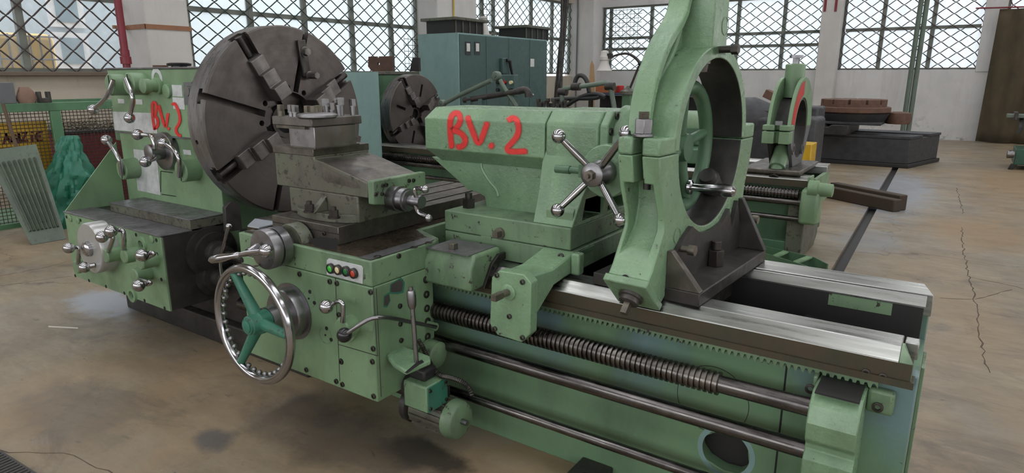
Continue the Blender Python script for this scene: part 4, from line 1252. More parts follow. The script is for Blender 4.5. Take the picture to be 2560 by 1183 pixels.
# bright sheet tray lying behind the dial
b = B(); b.hexa([at(*k, z=.91) for k in ((619, 567), (638, 549), (682, 556), (682, 564), (648, 572))], (0, 0, .006)); part('bright_sheet', b, plain('white_sheet', sr(190, 196, 205), .3, .3), sd, smooth=0)

# ---- tailstock -------------------------------------------------------------------
TF = 2.35
oct_ = [(TF, 1.261), (TF, 1.405), (2.40, 1.457), (2.65, 1.457), (2.70, 1.405), (2.70, 1.261), (2.63, 1.20), (2.42, 1.20)]
def grow(pts, g, c=(2.525, 1.333)):
    return [(c[0] + (y - c[0]) * (1 + g), c[1] + (z - c[1]) * (1 + g * 1.1)) for y, z in pts]
tx = lambda px, py, y=TF: at(px, py, y=y).x
b = B(); b.prism(oct_, 0, -2.113, -1.44)
for v in b.bm.verts:
    if v.co.x < -2.0:
        if v.co.z > 1.45: v.co.x += .03
        if v.co.z < 1.21: v.co.x += .04
ts = part('tailstock', b, GREENG, LT, bevel=.004, label='green eight-sided tailstock body with red sprayed lettering')
hx0, hx1 = tx(1366, 330), tx(1500, 330)
b = B(); b.prism(grow(oct_, .05), 0, hx0, hx1); part('housing', b, GREENG, ts, bevel=.012, seg=3)
b = B(); b.prism(grow(oct_, .055), 0, hx1 + .003, hx1 + .04); fl_ = part('flange', b, GREENG, ts, bevel=.006)
for yz in ((2.40, 1.445), (2.352, 1.385), (2.36, 1.29)): socket_screw(ts, (hx1 + .0405, yz[0] + .012, yz[1]), (1, 0, 0), .015)
b = B(); b.lathe((hx1 + .03, AX_Y, AX_Z), (1, 0, 0), [(0, .15), (.004, .15), (.02, .138), (.10, .133), (.16, .13), (.165, .10), (.2, .09)], 40); part('barrel_cover', b, GREENG, ts)
# neck under the body
nk = [at(*k, y=2.42) for k in ((1079, 392), (1170, 474), (1198, 483), (1212, 492), (1216, 520))]
b = B(); b.prism([(p.x, p.z) for p in nk] + [(nk[-1].x, .99), (-1.40, .99), (-1.40, 1.205), (-2.07, 1.205)], 1, 2.42, 2.64); part('neck', b, GREENG, ts, bevel=.006)
b = B(); b.tube([at(*k, y=2.42) for k in ((1203, 408), (1206, 425), (1225, 455), (1243, 475), (1246, 490))], .008, 8, 1); part('casting_ridge', b, GREENG, ts)
# column in front of the neck
c0, c1 = at(1357, 394, y=2.335), at(1332, 560, y=2.252)
d0_, d1_ = at(1500, 400, y=2.335), at(1430, 573, y=2.252)
b = B(); b.loft([[(c1.x, 2.252, 1.0), (d1_.x, 2.252, 1.0), (d1_.x, 2.72, 1.0), (c1.x, 2.72, 1.0)],
                 [(c1.x * .55 + c0.x * .45, 2.295, 1.12), (d1_.x + .02, 2.295, 1.12), (d1_.x + .02, 2.71, 1.12), (c1.x * .55 + c0.x * .45, 2.71, 1.12)],
                 [(c0.x, 2.33, 1.25), (hx1, 2.33, 1.25), (hx1, 2.70, 1.25), (c0.x, 2.70, 1.25)],
                 [(c0.x + .01, 2.36, 1.32), (hx1 - .01, 2.36, 1.32), (hx1 - .01, 2.69, 1.32), (c0.x + .01, 2.69, 1.32)]])
colb = b
# two-piece base
TB0, TB1, TBY = -1.912, -1.245, 2.242
b = B(); b.prism([(TB0, TBY), (TB1, TBY), (TB1, 2.86), (TB0, 2.86)], 2, .906, 1.0); part('base_upper', b, GREENW, ts, bevel=.006)
b = B(); b.prism([(TB0, TBY + .002), (TB1 + .015, TBY + .002), (TB1 + .015, 2.86), (TB0, 2.86)], 2, ZT + .002, .904); part('base_lower', b, GREENW, ts, bevel=.005)
k0, k1 = at(1203, 600, y=TBY), at(1228, 600, y=TBY)
b = B(); b.box(k0.x, k1.x, TBY - .001, TBY + .01, .893, .91); part('key_tab', b, GREENW, ts)
q = at(1250, 583, y=TBY); b = B(); b.cyl(q, q + V((0, -.008, 0)), .026, n=20); b.cyl(q + V((0, -.008, 0)), q + V((0, -.04, 0)), .019, n=4); part('set_screw', b, BRASSY, ts)
# right-hand block with bolt pockets
rb = B(); rb.box(TB1 - .12, TB1 - .002, 2.262, 2.86, 1.0, 1.065)
rb2 = B(); rb2.prism([(2.262, 1.0), (2.86, 1.0), (2.86, 1.17), (2.42, 1.17), (2.35, 1.14), (2.262, 1.06)], 0, TB1 - .13, TB1 - .002)
cuts = []
pk = []
for q in ((1449, 1502), (1516, 1560)):
    ya, yb_ = at(q[0], 560, x=TB1).y, at(q[1], 560, x=TB1).y
    ya = max(ya, 2.335); pk.append((ya, yb_)); cuts.append(B().box(TB1 - .09, TB1 + .05, ya, yb_, 1.012, 1.105))
part('column', boolean(colb, [B().box(TB1 - .10, TB1 + .15, ya, yb_, 1.015, 1.108) for ya, yb_ in pk]), GREENG, ts, bevel=.004)
clb = part('clamp_block', boolean(rb2, cuts), GREENW, ts, bevel=.003)
b = B(); b.box(TB1 - .125, TB1 - .115, 2.345, 2.70, 1.005, 1.11); part('pocket_back', b, BLACKCAST, ts, smooth=0)
for ya, yb_ in pk:
    b = B(); yc = ya + .06; b.cyl((TB1 - .05, yc, 1.012), (TB1 - .05, yc, 1.05), .03, n=6); b.cyl((TB1 - .05, yc, 1.05), (TB1 - .05, yc, 1.09), .017, n=12); part('clamp_nut', b, BOLT, ts)
b = B(); p0, p1 = at(1440, 625, x=TB1 + .016), at(1484, 612, x=TB1 + .016); b.box(TB1 + .015, TB1 + .02, p0.y, p1.y, p1.z - .018, p1.z); part('strip', b, GREEN2, ts, bevel=.001)
b = B(); q = at(1172, 510, y=2.35); b.cyl((q.x, 2.35, 1.0), (q.x, 2.35, 1.045), .03, n=6); b.cyl((q.x, 2.35, 1.045), (q.x, 2.35, 1.07), .017, n=12); part('clamp_nut', b, BOLT, ts)
# hanging gear bracket
KY = 1.94
fp_ = [(1229, 694), (1247, 677), (1309, 687), (1328, 709), (1325, 836), (1303, 857), (1243, 838), (1224, 810)]
q = [at(*k, y=KY) for k in fp_]
b = B(); b.hexa(q, (0, .05, 0))
hb = part('hanging_bracket', b, GREENG, LT, bevel=.004, label='green gear bracket hanging from the tailstock over the front way')
xa_, xb_ = min(p.x for p in q), max(p.x for p in q)
zt_ = max(p.z for p in q)
b = B(); b.loft([[(xa_ + .03, KY + .045, zt_ - .02), (xb_ - .035, KY + .045, zt_ - .02), (xb_ - .005, KY + .045, zt_ - .075), (xb_ - .005, KY + .045, zt_ - .17), (xa_ + .01, KY + .045, zt_ - .17)],
                 [(xa_ + .05, 2.10, .865), (xb_ + .0, 2.10, .865), (xb_ + .005, 2.10, .815), (xb_ + .005, 2.10, .80), (xa_ + .03, 2.10, .80)],
                 [(xa_ + .06, 2.245, .905), (xb_ + .02, 2.245, .905), (xb_ + .02, 2.245, .85), (xb_ + .02, 2.245, .825), (xa_ + .05, 2.245, .825)]])
part('arm', b, GREENG, hb, bevel=.006)
b = B(); b.box(xb_ + .02, xb_ + .06, 2.20, 2.245, .82, .91); lg = part('lug', b, GREENG, hb, bevel=.008)
for px, py in ((1403, 641), (1402, 675)): socket_screw(hb, at(px, py, y=2.199), r=.014)
for px, py in ((1243, 688), (1307, 705), (1238, 822), (1307, 844), (1274, 791)): socket_screw(hb, at(px, py, y=KY), r=.0105)
q0 = at(1272, 730, y=KY); b = B(); b.lathe(q0, (0, -1, 0), [(0, .032), (.006, .032), (.008, .026)], 24); bs_ = part('boss', b, GREENG, hb)
b = B(); b.cyl(q0, q0 + V((-.004, -.045, 0)), .014); b.cyl(q0 + V((-.004, -.045, 0)), q0 + V((-.004, -.095, 0)), .0165, n=4); part('square_shaft', b, BRASSY, hb)
# capstan handle
cc = at(1479, 438, y=2.17); CAP = V((cc.x, 2.17, cc.z))
b = B(); b.lathe((CAP.x + .0, 2.345, CAP.z), (0, -1, 0), [(0, .105), (.055, .105), (.06, .10)], 44); fd = part('round_flange', b, GREENG, ts)
b = B(); b.lathe(CAP + V((0, .11, 0)), (0, -1, 0), [(0, .05), (.055, .05), (.06, .046), (.11, .046), (.114, .041)], 36)
cap = part('capstan', b, SATIN, LT, label='four-arm ball capstan handle')
b = B(); b.cyl(CAP, CAP + V((0, -.03, 0)), .021, n=6); b.cyl(CAP + V((0, -.03, 0)), CAP + V((0, -.042, 0)), .009, n=12); part('nut', b, BRASSY, cap)
for px, py in ((1397, 341), (1394, 526), (1551, 550), (1566, 333)):
    e = at(px, py, y=2.135); s_ = CAP + V((0, .035, 0)); dd = (e - s_).normalized()
    b = B(); b.tube([s_ + dd * .03, e], [.0125, .0155, .0155], 14) if False else b.tube([s_ + dd * .035, s_ + dd * .10, e], [.0125, .0150, .0115], 14)
    part('arm', b, CHROME, cap); part('ball_knob', B().sphere(e, .0275), CHROME, cap)
p0, p1 = at(1390, 422, y=2.24), at(1462, 428, y=2.24)
b = B(); b.tube([p0, p0.lerp(p1, .5)], .0165, 14); b.tube([p0.lerp(p1, .5), p1], .013, 14); b.cbox(p1 + V((-.005, 0, 0)), (.03, .03, .05)); part('lock_pin', b, GREEN2, ts)
# tailstock handwheel
twc = V((-.90, 2.56, 1.32)); TR = .265
b = B(); b.torus(twc, (1, 0, 0), TR - .027, .029, 64, 14)
tw = part('tail_handwheel', b, GREEN2, LT, label='green spoked tailstock handwheel')
for k in range(4):
    a = math.radians(12 + 90 * k); u = V((0, math.cos(a), math.sin(a)))
    b = B(); b.tube([twc + V((-.03, 0, 0)), twc + u * .1 + V((-.02, 0, 0)), twc + u * (TR - .03)], [.03, .023, .018], 12); part('spoke', b, GREEN2, tw)
b = B(); b.lathe(twc - V((.16, 0, 0)), (1, 0, 0), [(0, .05), (.12, .05), (.13, .06), (.17, .055)], 28); part('hub', b, GREEN2, tw)
g0 = at(1722, 468, x=-.89)
b = B(); b.lathe(g0, (1, 0, 0), [(0, .03), (.012, .03), (.016, .016), (.05, .016), (.09, .022), (.15, .027), (.18, .022), (.19, .01)], 22); part('crank_grip', b, CHROME, tw)
# lettering
NRM = V((0, -1, 1)).normalized()
def tsurf(px, py):
    p = at(px, py, y=TF - .0022)
    if p.z > 1.4045:
        # upper chamfer
        a_, b_ = V((0, TF, 1.405)), V((0, 2.40, 1.457))
        n_ = V((0, -(b_.z - a_.z), (b_.y - a_.y))).normalized()
        p = at(px, py, org=a_ + n_ * .0022, nrm=n_)
    return p
zt1 = lambda x, y: (1050 + x * .2621, 250 + y * .2621)
spray('spray_lettering', [
    [zt1(*p) for p in ((302, 445), (294, 380), (290, 300), (286, 215), (300, 150), (340, 118), (378, 135), (388, 190), (372, 240), (325, 285))],
    [zt1(*p) for p in ((325, 292), (390, 312), (432, 365), (432, 415), (395, 448), (362, 448))],
    [zt1(*p) for p in ((456, 168), (480, 240), (520, 345), (560, 432), (598, 350), (638, 228))],
    [zt1(680, 432), zt1(686, 446)],
    [zt1(*p) for p in ((852, 192), (885, 172), (918, 180), (938, 225), (944, 300), (920, 365), (872, 415), (830, 460), (845, 492), (925, 494), (1008, 490))]],
    10.0, tsurf, ts, label='red sprayed letters BV. 2 on the tailstock')

# ================================================================== steady rest on the big lathe
SR = thing('steady_rest', 'tall green steady rest ring clamped on the bed of the big lathe', 'steady rest', (-.78, 2.525, ZT), math.radians(-3.3))
SO, SM = V((-.78, 2.525, ZT)), WM[SR].to_3x3()
def sl_(px, py, ax, v):
    n = SM @ V([1 if i == ax else 0 for i in range(3)])
    p = at(px, py, org=SO + n * v, nrm=n) - SO
    return SM.transposed() @ p
RC, RR, TH = .535, .32, .158
def circ(r, a0, a1, n): return [(r * math.cos(math.radians(a0 + (a1 - a0) * i / n)), RC + r * math.sin(math.radians(a0 + (a1 - a0) * i / n))) for i in range(n + 1)]
half = [(-.478, .527), (-.455, .42), (-.412, .315), (-.41, .262), (-.488, .135), (-.515, .105), (-.40, -.004), (-.36, .02), (-.29, .10), (-.17, .19)]
low = half + [(-y * 1.0, z) for y, z in reversed(half)]
b = B(); b.prism(low, 0, -TH, 0)
slot = B().box(-.102, -.066, -.7, -.345, .36, .7)
pkt = B(); pkt.prism([(-.7, .43), (-.335, .43), (-.332, .34), (-.352, .26), (-.41, .195), (-.49, .16), (-.7, .15)], 0, -.142, -.03)
ringc = B().cyl((-.5, 0, RC), (.5, 0, RC), RR, n=80)
b = boolean(b, [ringc, slot, pkt])
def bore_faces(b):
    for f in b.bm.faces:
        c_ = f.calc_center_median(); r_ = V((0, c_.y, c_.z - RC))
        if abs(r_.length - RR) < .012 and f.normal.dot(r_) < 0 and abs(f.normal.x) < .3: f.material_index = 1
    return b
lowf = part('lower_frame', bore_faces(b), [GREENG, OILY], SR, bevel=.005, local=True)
# upper frame: lip ring, web, outer flange, post
up = circ(RR, 0, 180, 40) + list(reversed(circ(.367, 0, 180, 40)))
b = B(); b.prism(up, 0, -TH, 0)
b.bm.faces.ensure_lookup_table(); bmesh.ops.recalc_face_normals(b.bm, faces=b.bm.faces)
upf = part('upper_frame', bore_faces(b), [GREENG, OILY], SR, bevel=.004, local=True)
path = [(-.398, .589), (-.398, .64), (-.385, .70), (-.365, .755), (-.335, .81), (-.30, .86), (-.26, .905), (-.215, .942), (-.175, .972), (-.14, 1.01), (-.118, 1.06), (-.106, 1.15), (-.10, 1.5)]
pathr = [(-y, z) for y, z in path]
for pth, nm in ((path, 1), (pathr, -1)):
    ring = []
    for i, (y, z) in enumerate(pth):
        y0, z0 = pth[max(i - 1, 0)]; y1, z1 = pth[min(i + 1, len(pth) - 1)]
        d = V((0, y1 - y0, z1 - z0)).normalized(); nr = V((1, 0, 0)).cross(d) * (.015 * nm)
        c = V((0, y, z))
        ring.append([c - nr + V((-.158, 0, 0)), c - nr + V((-.078, 0, 0)), c + nr + V((-.078, 0, 0)), c + nr + V((-.158, 0, 0))])
    b = B(); b.loft(ring); part('outer_flange', b, GREENG, upf, bevel=.005, local=False) if False else None
    o = part('outer_flange', b, GREENG, SR, bevel=.005, local=True)
webp = [p for p in path] + [(-y, z) for y, z in reversed(path)] + circ(.345, 2, 178, 36)
b = B(); b.prism(webp, 0, -.15, -.118); part('web', b, GREENG, SR, local=True)
b = B(); b.loft([[(-TH, -.085, .86), (0, -.085, .86), (0, .06, .86), (-TH, .06, .86)], [(-TH, -.085, 1.5), (0, -.085, 1.5), (0, .045, 1.5), (-TH, .045, 1.5)]])
pc = B().cyl((-.5, 0, RC), (.5, 0, RC), RR + .01, n=60)
part('quill_post', boolean(b, [pc]), GREENG, SR, bevel=.006, local=True)
b = B(); b.tube([(-.115, -.33, .66), (-.115, -.27, .78), (-.115, -.16, .88), (-.115, -.11, .98)], .012, 10, 2); part('casting_rib', b, GREENG, SR, local=True)
for s_ in (-1, 1):
    b = B(); y0, y1 = sorted((s_ * .48, s_ * .345)); b.box(-TH, 0, y0, y1, .5285, .588)
    cuts = [B().box(-.102, -.066, y0 - .1 if s_ < 0 else y0 + .05, y1 - .05 if s_ < 0 else y1 + .1, .4, .7), B().cyl((-.5, 0, RC), (.5, 0, RC), RR + .005, n=60)]
    part('hinge_block', boolean(b, cuts), GREENG, SR, bevel=.008, seg=3, local=True)
# clamp bolt with its nut
q = sl_(1608, 330, 1, -.438); bx, by_ = q.x, -.438
b = B(); b.cyl((bx, by_, .589), (bx, by_, .599), .036, n=24); b.cyl((bx, by_, .599), (bx, by_, .648), .032, n=6); nt_ = part('clamp_nut', b, SATIN, SR, bevel=.002, local=True)
pr = []; 
for i in range(6): pr += [(i * .005, .0165), (i * .005 + .0025, .0185)]
b = B(); b.lathe((bx, by_, .645), (0, 0, 1), pr, 16); part('clamp_stud', b, BRASSY, SR, local=True)
b = B(); b.cyl((bx, by_ + .05, .40), (bx, by_ + .05, .59), .014, n=14); b.sphere((bx, by_ + .05, .44), .017, 14, 8); part('eye_bolt', b, OILY, SR, local=True)  # bolt coloured dark so the slot around it reads as shaded
# quill end plate on the front leg
ax_ = V((0, -.115, -.109)).normalized(); pn = V((0, -.109, .115)).normalized() * -1
e0, e1 = V((0, -.522, .112)), V((0, -.398, -.008))
n_ = V((0, -(e1.z - e0.z), (e1.y - e0.y))).normalized()
if n_.y > 0: n_ = -n_
b = B(); b.loft([[e0 + V((-TH - .006, 0, 0)), e0 + V((.006, 0, 0)), e1 + V((.006, 0, 0)), e1 + V((-TH - .006, 0, 0))], [p + n_ * .03 for p in (e0 + V((-TH - .006, 0, 0)), e0 + V((.006, 0, 0)), e1 + V((.006, 0, 0)), e1 + V((-TH - .006, 0, 0)))]])
qp = part('end_plate', b, GREENG, SR, bevel=.005, local=True)
cq = (e0 + e1) / 2 + n_ * .03 + V((-TH / 2 - .0, 0, 0))
b = B(); b.lathe(cq, n_, [(0, .045), (.012, .045), (.014, .036), (.03, .036), (.033, .03)], 28); part('quill_collar', b, JAWST, SR, local=True)
b = B(); b.cyl(cq + n_ * .03, cq + n_ * .075, .016, n=4); part('square_drive', b, BRASSY, SR, local=True)
b = B(); hq = sl_(1563, 697, 1, -.52); b.cyl(hq + V((0, .01, -.01)), hq + V((0, -.006, .004)), .014, n=14); part('screw_hole', b, HOLE, SR, local=True)
# quill tips inside the ring
for ang, r0, r1, mt in ((-42, .22, .33, OILY), (92, .27, .34, JAWST)):
    a = math.radians(ang); u = V((0, math.cos(a), math.sin(a))); c = V((-TH / 2, 0, RC))
    b = B(); b.lathe(c + u * r1, -u, [(0, .045), (r1 - r0 - .03, .045), (r1 - r0 - .028, .038), (r1 - r0, .034)], 24); part('quill_tip', b, mt, SR, local=True)
b = B(); c = V((-TH / 2, 0, RC)); a = math.radians(-138); u = V((0, math.cos(a), math.sin(a))); b.lathe(c + u * .33, -u, [(0, .04), (.05, .04), (.055, .03)], 24); part('quill_tip', b, OILY, SR, local=True)
# bolts on the face
for px, py in ((1810, 124), (1703, 620), (1866, 545)):
    q = sl_(px - 10, py, 0, 0.0); b = B(); b.cyl(q, q + V((.045, 0, 0)), .0125, n=12); b.cyl(q + V((.045, 0, 0)), q + V((.07, 0, 0)), .019, n=6 if py < 200 else 18); part('face_bolt', b, BRASSY if py > 200 else BOLT, SR, local=True)
for px, py, r in ((1813, 65, .034), (1693, 590, .03)):
    q = sl_(px, py, 0, .0008); b = B(); b.ringp(q, (1, 0, 0), [(0, r), (.0012, r), (.0012, r - .003), (0, r - .003)], 28); part('round_cap', b, GREENW, SR, local=True)
# dark clamping base
b = B(); b.box(-.30, .13, -.375, .375, .001, .05)
sb_ = part('base', b, OILY, SR, bevel=.004, local=True, label='dark cast base of the steady rest')
wallp = [(-.375, .05), (-.335, .17), (-.27, .215), (-.20, .245), (-.12, .205), (0, .19), (.12, .205), (.19, .25), (.235, .16), (.285, .27), (.335, .17), (.375, .05)]
b = B(); b.prism(wallp, 0, .001, .018); part('base_wall', b, OILY, SR, local=True)
for y0 in (-.375, .345):
    b = B(); b.prism([(.0, .05), (.13, .05), (.13, .055), (.018, .185 if y0 < 0 else .27), (.0, .185 if y0 < 0 else .27)], 1, y0, y0 + .03); part('gusset', b, CASTST if y0 < 0 else OILY, SR, bevel=.003, local=True)
b = B(); b.box(-.2, .05, -.235, .235, -.13, .0); part('clamp_under', b, OILY, SR, local=True)
q = sl_(1787, 663, 2, .05); b = B(); b.cyl((q.x, q.y, .05), (q.x, q.y, .115), .034, n=6); b.cyl((q.x, q.y, .115), (q.x, q.y, .15), .019, n=16); part('base_nut', b, BOLT, SR, bevel=.002, local=True)

# ================================================================== second lathe behind
L2 = thing('lathe', 'second green lathe standing behind the big one, with a smaller three-step jaw chuck', 'lathe', (-3.8, 6.45, 0))
BY = 6.0
X2 = at(2024, 445, y=BY).x
b = B(); b.box(-6.2, X2, BY + .07, BY + .13, .16, .68); bed2 = part('bed', b, GREEN2, L2, bevel=.004, label='green bed of the second lathe')
b = B(); b.box(-6.2, X2 - .13, BY - .02, BY + .9, 0, .17); part('plinth', b, GREEN2, bed2, bevel=.006)
b = B(); b.box(-6.2, X2, BY + .75, BY + .81, .17, .72); part('rear_wall', b, GREEN2, bed2)
b = B(); b.box(-6.2, X2 - .02, BY + .13, BY + .75, .2, .5); part('trough', b, BLACKCAST, bed2)
b = B(); b.prism([(X2 - .14, 0), (X2 - .02, 0), (X2 + .0, .12), (X2 + .005, .62), (X2 - .14, .62)], 1, BY - .03, BY + .72); part('end_leg', b, GRIMEG, bed2, bevel=.006)
b = B(); b.prism([(BY, .66), (BY, .725), (BY + .03, .755), (BY + .14, .755), (BY + .14, .66)], 0, -6.2, X2); part('way', b, WAY, bed2, bevel=.003)
b = B(); b.box(-6.2, X2 + .01, BY - .001, BY + .001, .662, .722); part('way_side', b, BROWN, bed2, smooth=0)
b = B(); b.prism([(BY + .68, .70), (BY + .68, .77), (BY + .72, .785), (BY + .84, .785), (BY + .84, .70)], 0, -6.2, X2 + .03); part('way', b, WAY, bed2, bevel=.003)
b = B(); b.box(X2 - .01, X2 + .01, BY - .01, BY + .16, .60, .757); part('end_cap', b, GREEN, bed2, bevel=.004)
b = B(); b.box(X2, X2 + .03, BY + .16, BY + .86, .45, .72); part('end_plate', b, GREEN, bed2, bevel=.004)
ry2 = BY - .06
z1, z2, z3 = at(1940, 480, y=ry2).z, at(1930, 497, y=ry2).z, at(1930, 541, y=ry2).z
xe = at(1998, 485, y=ry2).x
b = B(); pr = []; pit = .028; n = int((xe + 6.2) / pit)
for i in range(n): pr += [(i * pit, .034), (i * pit + pit * .4, .034), (i * pit + pit * .52, .043), (i * pit + pit * .88, .043)]
b.lathe((xe - n * pit, ry2, z1), (1, 0, 0), pr + [(n * pit, .034)], 12); part('lead_screw', b, ROD, L2, smooth=20)
b = B(); b.cyl((-6.2, ry2, z2 - .01), (xe + .05, ry2, z2 - .01), .03, n=16); part('feed_rod', b, ROD, L2)
b = B(); b.cyl((-6.2, ry2, z3), (xe + .05, ry2, z3), .022, n=14); part('control_rod', b, ROD, L2)
e0, e1 = at(2000, 500, y=ry2 - .06), at(2040, 565, y=ry2 - .06)
b = B(); b.prism([(ry2 - .07, e1.z), (ry2 - .08, e0.z - .05), (ry2 - .05, e0.z + .09), (BY + .05, e0.z + .10), (BY + .1, e1.z - .02)], 0, e0.x, e1.x); eb2 = part('end_bracket', b, GREEN, L2, bevel=.025, seg=3)
q = at(2046, 474, y=ry2); b = B(); b.lathe((e0.x + .05, ry2, q.z), (1, 0, 0), [(0, .075), (q.x - e0.x - .05, .075), (q.x - e0.x - .045, .06), (q.x - e0.x + .06, .055), (q.x - e0.x + .065, .04)], 24); part('screw_boss', b, GREEN, eb2)
# headstock, guard, chuck
C2Y, C2Z, C2X = 6.48, 1.115, -5.95
b = B(); b.box(-7.7, -6.42, BY + .04, 7.0, 0, 1.62); h2 = part('headstock', b, GREEN2, L2, bevel=.015)
b = B(); b.box(-7.72, -6.40, BY + .02, 7.02, 1.62, 1.66); part('top_cover', b, GRIMEG, h2, bevel=.004)
b = B(); b.box(-7.7, -6.415, BY + .03, BY + .045, 1.46, 1.49); part('moulding', b, WORNTOP, h2)
b = B(); b.lathe((-6.43, C2Y, C2Z), (1, 0, 0), [(0, .30), (.06, .30), (.07, .22), (.3, .22)], 36); part('spindle_nose', b, GREEN2, h2)
gx = at(945, 200, y=5.7).x
b = B(); b.box(gx - .85, gx, 5.69, 5.71, at(957, 425, y=5.7).z - .25, at(945, 180, y=5.7).z); part('splash_guard', b, BLUEP, L2, label='flat blue-green splash guard panel')
ch2 = make_chuck(L2, C2X, C2Y, C2Z, .505, .18, (118, 28, -152, -62), (163, 73, -107), .085, detail=False, short=True)
# carriage, tool post, tailstock
b = B(); b.box(-4.5, -3.3, 5.72, 6.95, .76, .92); ca2 = part('carriage', b, GREEN2, L2, bevel=.01)
b = B(); b.box(-4.4, -3.4, 5.70, 5.94, .22, .76); part('apron', b, GREEN2, ca2, bevel=.008)
b = B(); b.box(-4.25, -3.55, 5.85, 6.6, .92, 1.12); part('cross_slide', b, CASTST, ca2, bevel=.006)
tq = at(1376, 266, y=6.4)
b = B(); b.box(tq.x - .17, tq.x + .17, 6.2, 6.56, 1.12, tq.z - .01); part('tool_post', b, JAWST, L2, bevel=.006)
for px, py in ((1346, 247), (1352, 256), (1360, 252), (1370, 246), (1378, 258), (1385, 247), (1396, 260), (1404, 254), (1412, 250)):
    p = at(px, py, y=6.3 + .02 * ((px * 7) % 11)); b = B(); b.cyl((p.x, p.y, tq.z - .015), (p.x, p.y, p.z - .03), .017, n=10); b.cyl((p.x, p.y, p.z - .04), (p.x, p.y, p.z), .027, n=4); part('clamp_screw', b, PIPED, L2)
tz2 = C2Z
b = B(); b.box(-2.75, -1.95, BY + .02, 6.85, .79, .93); tl2 = part('tailstock', b, GREEN2, L2, bevel=.01)
b = B(); b.lathe((-2.75, 6.45, tz2), (1, 0, 0), [(0, .13), (.02, .15), (.75, .15), (.77, .12), (.8, .06), (.9, .05)], 28); part('barrel', b, GREEN, tl2)
b = B(); b.box(-2.65, -2.05, 6.3, 6.6, .93, 1.12); part('column', b, GREEN2, tl2, bevel=.02)
b = B(); b.lathe((-2.3, 6.29, 1.0), (0, -1, 0), [(0, .05), (.1, .05), (.11, .04)], 20); part('clamp_boss', b, GREEN, tl2)
# jointed arm and coolant pipes above the carriage
PY = 6.5
J = lambda *k: at(*k, y=PY)
def joint(parent, p, r, mat): 
    b = B(); b.lathe(p + V((0, r * .8, 0)), (0, -1, 0), [(0, r * .8), (r * .3, r), (r * 1.3, r), (r * 1.6, r * .8), (r * 1.62, r * .45), (r * 1.8, r * .4)], 22); return part('swivel_joint', b, mat, parent)
b = B(); b.tube([J(1112, 258), J(1150, 238), J(1228, 201)], .028, 12); ja = part('lamp_arm', b, PIPEG, L2, label='jointed grey-green lamp arm')
b = B(); b.tube([J(1250, 200), J(1262, 222), J(1292, 268)], .026, 12); part('arm_tube', b, PIPEG, ja)
for px, py, r in ((1106, 259, .05), (1242, 190, .055)): joint(ja, J(px, py), r, PIPEG)
b = B(); b.tube([J(1160, 251), J(1230, 240), J(1300, 228)], .034, 12); cp2 = part('coolant_pipe', b, PIPED, L2)
b = B(); b.tube([J(1296, 228), J(1312, 224), J(1320, 230), J(1321, 243)], .042, 12, 1); part('elbow', b, PIPED, cp2)
b = B(); b.tube([J(1326, 243), J(1333, 236)], .012, 8); part('tap', b, SATIN, cp2)
for px in (1175, 1204): b = B(); p, q = J(px, 270), J(px, 243); b.box(p.x - .03, p.x + .03, PY - .03, PY + .03, 1.1, q.z); part('bracket', b, TEALP, cp2)
b = B(); b.tube([J(1405, 258), J(1405, 228), J(1411, 221), J(1470, 214), J(1514, 207), J(1524, 210), J(1528, 226), J(1536, 272)], .027, 10, 1); cp3 = part('coolant_pipe', b, PIPEG, L2)
for px, py in ((1407, 230), (1440, 217), (1525, 216)):
    p = J(px, py); b = B(); b.cyl(p - V((.05, 0, 0)), p + V((.05, 0, 0)), .042, n=14); part('pipe_coupling', b, PIPED, cp3)
for pts in ([(1436, 222), (1438, 200), (1446, 188), (1458, 189), (1468, 202), (1473, 230)], [(1412, 268), (1440, 248), (1475, 234), (1500, 236), (1512, 243)], [(1380, 250), (1420, 246), (1490, 246), (1500, 240)]):
    b = B(); b.tube([at(*k, y=PY + .25) for k in pts], .026, 10, 2); part('rubber_hose', b, RUBBER, cp3)
p = J(1242, 200); b = B(); b.box(p.x - .16, p.x + .12, PY + .2, PY + .28, p.z - .2, p.z + .06); pd = part('control_pendant', b, TEALP, L2, bevel=.006)
for i, mt in enumerate((BLACK, RED, BTNS[1], BLACK, BTNS[2], BLACK)):
    q = V((p.x - .12 + .1 * (i % 3), PY + .2, p.z - .03 - .09 * (i // 3))); b = B(); b.cyl(q, q + V((0, -.03, 0)), .022, n=14); part('push_button', b, mt, pd)

# ---- small steady rest on the second lathe
sx_ = at(2003, 315, y=6.45).x
S2 = thing('steady_rest', 'small green steady rest with a red sprayed stripe on the second lathe', 'steady rest', (sx_, 6.45, .76))
RZ2 = at(2003, 318, x=sx_ - .02).z
ro = at(1990, 193, x=sx_).z - RZ2
def yz(px, py, x=0.0): p = at(px, py, x=sx_ + x); return p.y, p.z
def annulus(r0, r1, x0, x1, cy, cz, a0=0, a1=360, n=48):
    b = B(); rings = []
    for i in range(n + 1):
        a = math.radians(a0 + (a1 - a0) * i / n); u = V((0, math.cos(a), math.sin(a))); c = V((0, cy, cz))
        rings.append([c + u * r0 + V((x0, 0, 0)), c + u * r1 + V((x0, 0, 0)), c + u * r1 + V((x1, 0, 0)), c + u * r0 + V((x1, 0, 0))])
    return b.loft(rings, caps=True)
ri = ro * .60
for k, (x0, x1) in enumerate(((sx_ - .03, sx_), (sx_ - .20, sx_ - .17))):
    part('side_plate', annulus(ri, ro, x0, x1, 6.45, RZ2, 0, 180), GREEN, S2, bevel=.004)
    b = B(); b.prism([(6.45 - ro, RZ2)] + [(6.45 - ri * math.cos(PI * i / 16), RZ2 - ri * math.sin(PI * i / 16)) for i in range(17)] + [(6.45 + ro, RZ2), (6.45 + .2, .80), (6.45 - .2, .80)], 0, x0, x1)
    part('lower_plate', b, LGREY if k == 0 else OILY, S2, bevel=.004)
